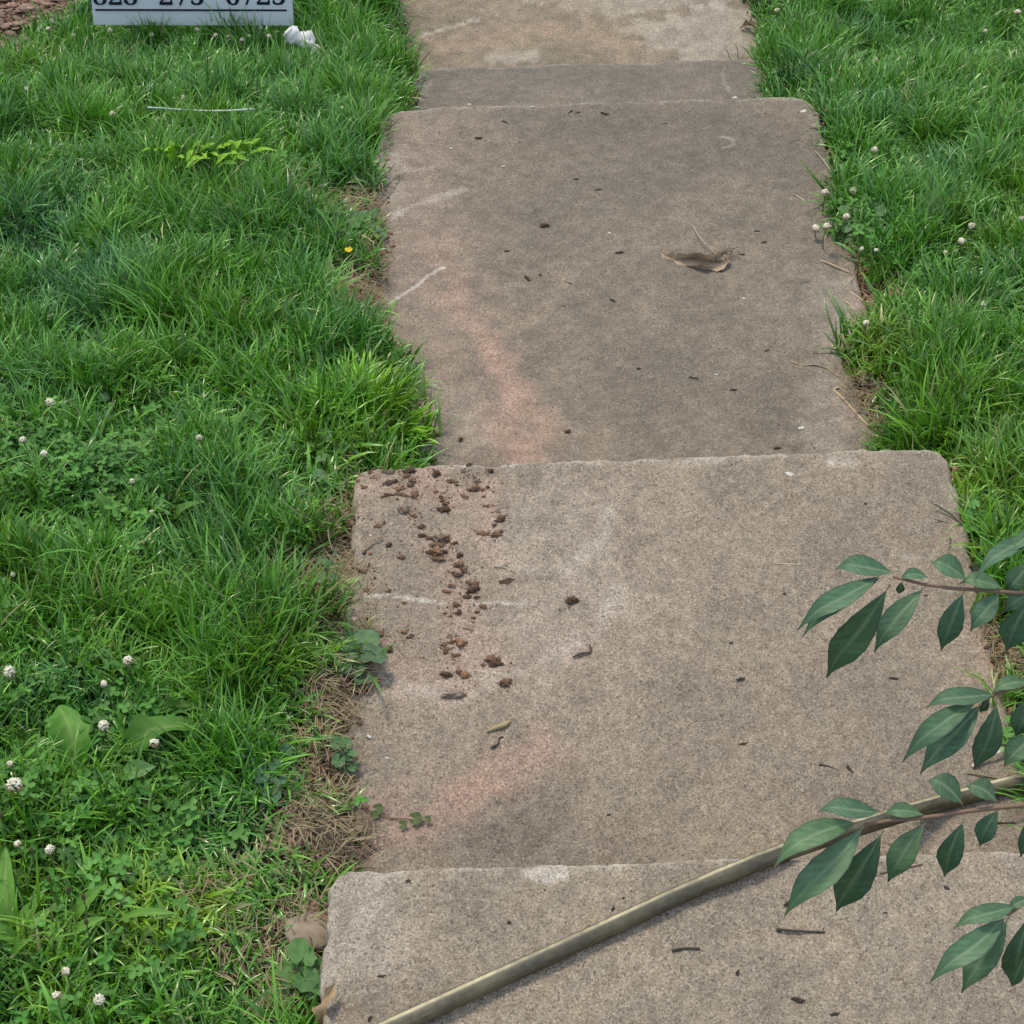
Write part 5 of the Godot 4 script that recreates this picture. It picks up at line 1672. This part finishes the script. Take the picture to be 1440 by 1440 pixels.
	for f in pale:
		if f[3] < 4:
			continue
		var p := on_slab(f[0], f[1], f[2])
		var w: float = f[3] * (p - EYE).dot(-cam_basis.z) / FOCAL
		var o := put("pale_chip", peb, M["stone"])
		o.position = p - Vector3(0, 0.0004, 0)
		o.scale = Vector3(w, w * 0.8, w)
		o.rotation.y = rng.randf_range(-0.6, 0.6)
		if f[3] > 10:
			tag(o, {1110: "cream leaf scrap near the far edge of the wide step", 1127: "white chip near the front right of the long slab", 1130: "white scrap at the far right corner of the long slab"}[f[1]], "chip", "pale chips on the concrete")
		else:
			tag(o, pointing(("tiny" if f[3] < 6 else "small") + " pale stone chip", f[0], f[1], f[2]), "chip", ["pale chips on the nearest step", "pale chips on the wide step", "pale chips on the long slab"][f[0]])
	# small stone at the far right corner of the long slab
	var st := put("small_stone", lump(71, Vector3(1, 0.6, 0.8), 0.2, Color(0.22, 0.18, 0.14), Color(0.34, 0.29, 0.24)), M["stone"])
	st.position = on_slab(2, 1146, 180)
	st.scale = Vector3(0.026, 0.02, 0.022)
	tag(st, "small brown stone at the far right corner of the long slab", "stone")
	# flat stones
	for q in [[[437, 1312], Vector3(0.066, 0.024, 0.058), "flat tan stone leaning on the nearest step's side", Color(0.21, 0.16, 0.115), Color(0.29, 0.23, 0.17)], [[76, 35], Vector3(0.075, 0.022, 0.05), "flat grey stone at the lawn's edge beside the mulch", Color(0.30, 0.31, 0.30), Color(0.38, 0.39, 0.37)], [[528, 243], Vector3(0.035, 0.03, 0.04), "grey broken stone at the long slab's left edge", Color(0.24, 0.21, 0.18), Color(0.36, 0.32, 0.28)], [[490, 922], Vector3(0.05, 0.02, 0.03), "flat grey stone under the ground ivy at the ragged edge", Color(0.23, 0.2, 0.17), Color(0.32, 0.28, 0.24)], [[512, 855], Vector3(0.03, 0.03, 0.03), "grey stone wedged at the wide step's left rim", Color(0.2, 0.17, 0.14), Color(0.30, 0.25, 0.21)]]:
		var p := ground_hit(q[0][0], q[0][1])
		var o := put("flat_stone", lump(int(q[0][0]), Vector3(1, 1, 1), 0.09, q[3], q[4], 14, 20), M["stone"])
		o.position = p - Vector3(0, 0.004, 0)
		o.scale = q[1]
		o.rotation = Vector3(0, 0.4, -0.25 if q[0][0] == 437 else 0.0)
		tag(o, q[2], "stone", "stones beside the steps")
	# curled dead leaf with its stalk
	var lf := base("dead_leaf", on_slab(2, 980, 368))
	tag(lf, "curled brown dead leaf with a long bent stalk on the long slab", "leaf")
	var dry0 := Color(0.37, 0.275, 0.19)
	for q in [[[[932, 356, 0.002], [950, 364, 0.004], [965, 371, 0.003]], 16, 0.25, 0.5], [[[950, 366, 0.004], [975, 363, 0.017], [1005, 368, 0.015], [1026, 366, 0.006]], 26, 0.4, 0.9], [[[968, 372, 0.001], [990, 374, 0.008], [1022, 372, 0.003]], 15, 0.5, -0.6], [[[1005, 366, 0.016], [1018, 356, 0.026], [1024, 362, 0.02]], 12, 0.4, 0.4]]:
		var line := []
		for p in q[0]:
			line.append(on_slab(2, p[0], p[1], p[2]) - lf.position)
		var mid := curve(line, 14)
		var sides := PackedVector3Array()
		var nrm := PackedVector3Array()
		var hw := PackedFloat32Array()
		for k in 14:
			var t := k / 13.0
			var dir := (mid[mini(k + 1, 13)] - mid[maxi(k - 1, 0)]).normalized()
			var sd := dir.cross(Vector3(0, 1, 0.3)).normalized().rotated(dir, q[3] * sin(t * 4.0) + 0.3)
			sides.append(sd)
			nrm.append(sd.cross(dir))
			hw.append(q[1] * 4.2 / FOCAL * 0.5 * (pow(sin(PI * (0.06 + 0.9 * t)), 0.7) * (1.0 + 0.25 * sin(t * 19.0))))
		var b := MB.new()
		b.strip(mid, sides, nrm, hw, PackedFloat32Array([-1, -0.5, 0, 0.5, 1]), q[2] * 1.4, func(t: float, o: float) -> Color:
			return dry0 * (0.75 + 0.5 * absf(o) + 0.25 * sin(t * 17.0 + o * 3.0)) * (0.6 if o == 0.0 else 1.0))
		put("blade", b.mesh(), M["dry"], lf)
	for q in [[[[1018, 367, 0.008], [1000, 350, 0.010], [985, 335, 0.016], [974, 316, 0.010]], 0.0016], [[[1022, 364, 0.012], [1008, 352, 0.022], [990, 342, 0.02]], 0.0011], [[[1020, 360, 0.01], [1008, 346, 0.02], [1005, 345, 0.022]], 0.0009], [[[1012, 365, 0.01], [1026, 358, 0.02], [1014, 352, 0.026]], 0.0009]]:
		var line := []
		for p in q[0]:
			line.append(on_slab(2, p[0], p[1], p[2]) - lf.position)
		var b := MB.new()
		b.tube(curve(line, 14), taper(14, q[1], q[1] * 0.6), 6, Color(0.42, 0.34, 0.24))
		put("stalk", b.mesh(), M["dry"], lf)
	for k in 9:
		var fx := rng.randf_range(1004, 1030)
		var fy := rng.randf_range(352, 372)
		var line := [on_slab(2, fx, fy, rng.randf_range(0.004, 0.02)) - lf.position, on_slab(2, fx + rng.randf_range(-9, 9), fy + rng.randf_range(-9, 3), rng.randf_range(0.012, 0.03)) - lf.position, on_slab(2, fx + rng.randf_range(-18, 16), fy + rng.randf_range(-12, 6), rng.randf_range(0.002, 0.02)) - lf.position]
		var b := MB.new()
		b.tube(curve(line, 9), taper(9, 0.0013, 0.0006), 5, Color(0.38, 0.30, 0.21) * rng.randf_range(0.6, 1.15))
		put("shred", b.mesh(), M["dry"], lf)
	# husk on the wide step, wood chip, curled leaf at the near corner
	var hu := MB.new()
	var hp := [on_slab(1, 684, 1029, 0.002), on_slab(1, 698, 1023, 0.004), on_slab(1, 710, 1019, 0.004), on_slab(1, 718, 1013, 0.002)]
	var h0: Vector3 = hp[0]
	hu.tube(curve(hp.map(func(p): return p - h0), 10), PackedFloat32Array([0.0008, 0.002, 0.0031, 0.0036, 0.0038, 0.0039, 0.0038, 0.0034, 0.0024, 0.0008]), 9, Color(0.36, 0.28, 0.17))
	var ho := put("seed_husk", hu.mesh(), M["dry"])
	ho.position = h0
	tag(ho, "slender tan seed husk above the large pink stain", "husk")
	var wc := put("wood_chip", lump(81, Vector3(1, 0.55, 0.42), 0.30, Color(0.12, 0.09, 0.065), Color(0.28, 0.225, 0.165), 14, 18, 0.7), M["bark"])
	wc.position = on_slab(1, 640, 979)
	wc.scale = Vector3(0.030, 0.02, 0.024)
	wc.rotation.y = 0.2
	tag(wc, "grey brown wood chip at the lower end of the clod trail", "wood chip")
	var cl := base("curled_leaf", ground_hit(462, 1408))
	tag(cl, "curled tan dead leaf stuck at the nearest step's side", "leaf")
	var cb := MB.new()
	var c0 := cl.position
	broad_leaf(cb, at(452, 1440, (c0 - EYE).dot(-cam_basis.z) - 0.03) - c0, at(472, 1382, (c0 - EYE).dot(-cam_basis.z) - 0.03) - c0, 0.022, 1.6, Color(0.33, 0.23, 0.14), 0.15, 0.7)
	put("blade", cb.mesh(), M["dry"], cl)
	# dry leaf scraps beside the path
	var ds := base("dead_leaf", on_slab(4, 1052, 42))
	tag(ds, "small curled brown leaf at the pale path's right edge", "leaf")
	for q in [[-0.02, 0.0, 0.018, 0.012], [-0.01, -0.015, 0.022, 0.03]]:
		var b := MB.new()
		broad_leaf(b, Vector3(q[0], 0.004, q[1]), Vector3(q[2], 0.014, q[3]), 0.016, 1.5, Color(0.17, 0.115, 0.075), 0.2, 0.8)
		put("blade", b.mesh(), M["dry"], ds)
	# thin white strip in the grass
	var wp := []
	for k in [[208, 151], [240, 153], [280, 155.5], [320, 155.5], [358, 153]]:
		wp.append(on_turf(k[0], k[1], 0.105))
	var w0: Vector3 = wp[2]
	var wb := MB.new()
	wb.tube(curve(wp.map(func(p): return p - w0), 20), taper(20, 0.0019, 0.0019), 7, Color(0.62, 0.68, 0.66))
	var wo := put("plastic_strip", wb.mesh(), M["plastic"])
	wo.position = w0
	tag(wo, "thin white plastic strip lying straight across the grass below the sign", "strip")
	# crumpled white scrap
	var cp := base("crumpled_scrap", on_turf(430, 66, 0.095))
	tag(cp, "crumpled white plastic scrap lying on the grass beside the sign", "litter")
	var pa := at(404, 43, 5.22)
	var pieces := [[[402, 44], [418, 56], 26, 1.0], [[404, 46], [442, 62], 25, 2.0], [[432, 56], [453, 78], 14, 3.0]]
	var dd := (cp.position - EYE).dot(-cam_basis.z)
	for q in pieces:
		var a: Vector3 = at(q[0][0], q[0][1], dd) - cp.position
		var e: Vector3 = at(q[1][0], q[1][1], dd + 0.01) - cp.position
		var b := MB.new()
		var dir := (e - a)
		var sd := dir.normalized().cross(cam_basis.z).normalized()
		var nn := 9
		var mm := 10
		var hw: float = q[2] * dd / FOCAL * 0.5
		for ii in nn:
			var t := float(ii) / (nn - 1)
			for jj in mm:
				var u := TAU * (jj % (mm - 1)) / (mm - 1)
				var rr := hw * (0.45 + 0.55 * sin(PI * clampf(0.08 + 0.88 * t, 0, 1))) * (1.0 + 0.6 * nz.get_noise_2d(t * 2.2 + q[3] * 9.0, cos(u) * 1.8 + sin(u)))
				var crease := 0.0035 * nz.get_noise_2d(t * 6.0 + q[3], u * 2.0)
				b.add(a + dir * t + sd * cos(u) * rr + cam_basis.z * (sin(u) * rr * 0.5 + crease), Color(0.86, 0.85, 0.84).lerp(Color(0.70, 0.67, 0.66), clampf(0.3 + nz.get_noise_2d(t * 6.0, u), 0, 1)))
		for ii in nn - 1:
			for jj in mm - 1:
				var k := ii * mm + jj
				b.quad(k, k + 1, k + mm + 1, k + mm)
		put("fold", b.mesh(false), M["plastic"], cp)
	# a straw stalk in the turf and the dead straw clump
	var dc := base("straw_clump", ground_hit(455, 1180))
	tag(dc, "matted clump of dead brown straw at the wide step's near left corner", "straw", "", "stuff")
	var db := MB.new()
	for k in 300:
		var a := rng.randf() * TAU
		var r := sqrt(rng.randf()) * 0.055
		var x := dc.position.x + cos(a) * r
		var z := dc.position.z + sin(a) * r * 0.9
		if outside(x, z) < -0.004:
			continue
		var y := ground_y(x, z) - dc.position.y + rng.randf_range(0.0, 0.010) * (1.2 - r / 0.055)
		var first := db.v.size()
		blade(db, Vector3(x - dc.position.x, y, z - dc.position.z), rng.randf() * TAU, rng.randf_range(1.1, 1.7), rng.randf_range(1.5, 2.3), rng.randf_range(0.012, 0.05), rng.randf_range(0.0006, 0.0015), 0.2)
		var c := Color(0.19, 0.145, 0.095).lerp(Color(0.36, 0.295, 0.20), rng.randf()) * rng.randf_range(0.4, 1.05)
		for j in range(first, db.v.size()):
			db.c[j] = db.c[j] * c
	put("straw", db.mesh(), M["dry"], dc).set_meta("kind", "stuff")

# ---------------------------------------------------------------- mulch beyond the lawn
func make_mulch() -> void:
	var o := base("mulch_bed", Vector3.ZERO)
	tag(o, "reddish brown bark mulch bed beyond the lawn", "", "", "structure")
	var shapes := []
	for v in 8:
		var t: float = [0.9, 0.7, 1.0, 0.8, 1.2, 0.75, 0.95, 1.1][v]
		shapes.append(lump(90 + v, Vector3(1, 0.26, [0.5, 0.65, 0.4, 0.7, 0.55, 0.35, 0.6, 0.45][v]), 0.20, Color(0.155, 0.085, 0.06) * t, Color(0.33, 0.225, 0.175) * t, 7, 10))
	var done := 0
	for q in 900:
		var px := rng.randf_range(-60, 128)
		var py := rng.randf_range(-60, 110)
		var p := ground_hit(px, py)
		if not Geometry2D.is_point_in_polygon(Vector2(p.x, p.z), mulch_poly):
			continue
		if done >= 290:
			break
		var w := 0.013 + absf(rng.randfn(0.0, 0.011))
		var c := put("bark_chip", shapes[rng.randi() % 8], M["bark"], o)
		c.position = p + Vector3(0, rng.randf_range(-0.002, 0.010), 0)
		c.scale = Vector3(w * 1.5, w * 0.95, w * 1.3)
		c.rotation = Vector3(rng.randf_range(-0.35, 0.35), rng.randf_range(-0.7, 0.7), rng.randf_range(-0.3, 0.3))
		done += 1
	var sw := Sow.new()
	for q in 900:
		var x := rng.randf_range(-2.2, -0.85)
		var z := rng.randf_range(-6.8, -4.7)
		if Geometry2D.is_point_in_polygon(Vector2(x, z), mulch_poly):
			sw.add(Vector3(x, ground_y(x, z), z), rng.randf_range(-0.8, 0.8), rng.randf() * TAU, rng.randf_range(0, 0.35), 0.018 + absf(rng.randfn(0.0, 0.012)), 1.0, Color.WHITE * rng.randf_range(0.7, 1.3))
	sow(sw, "bark_chips", shapes[0], M["bark"], o)
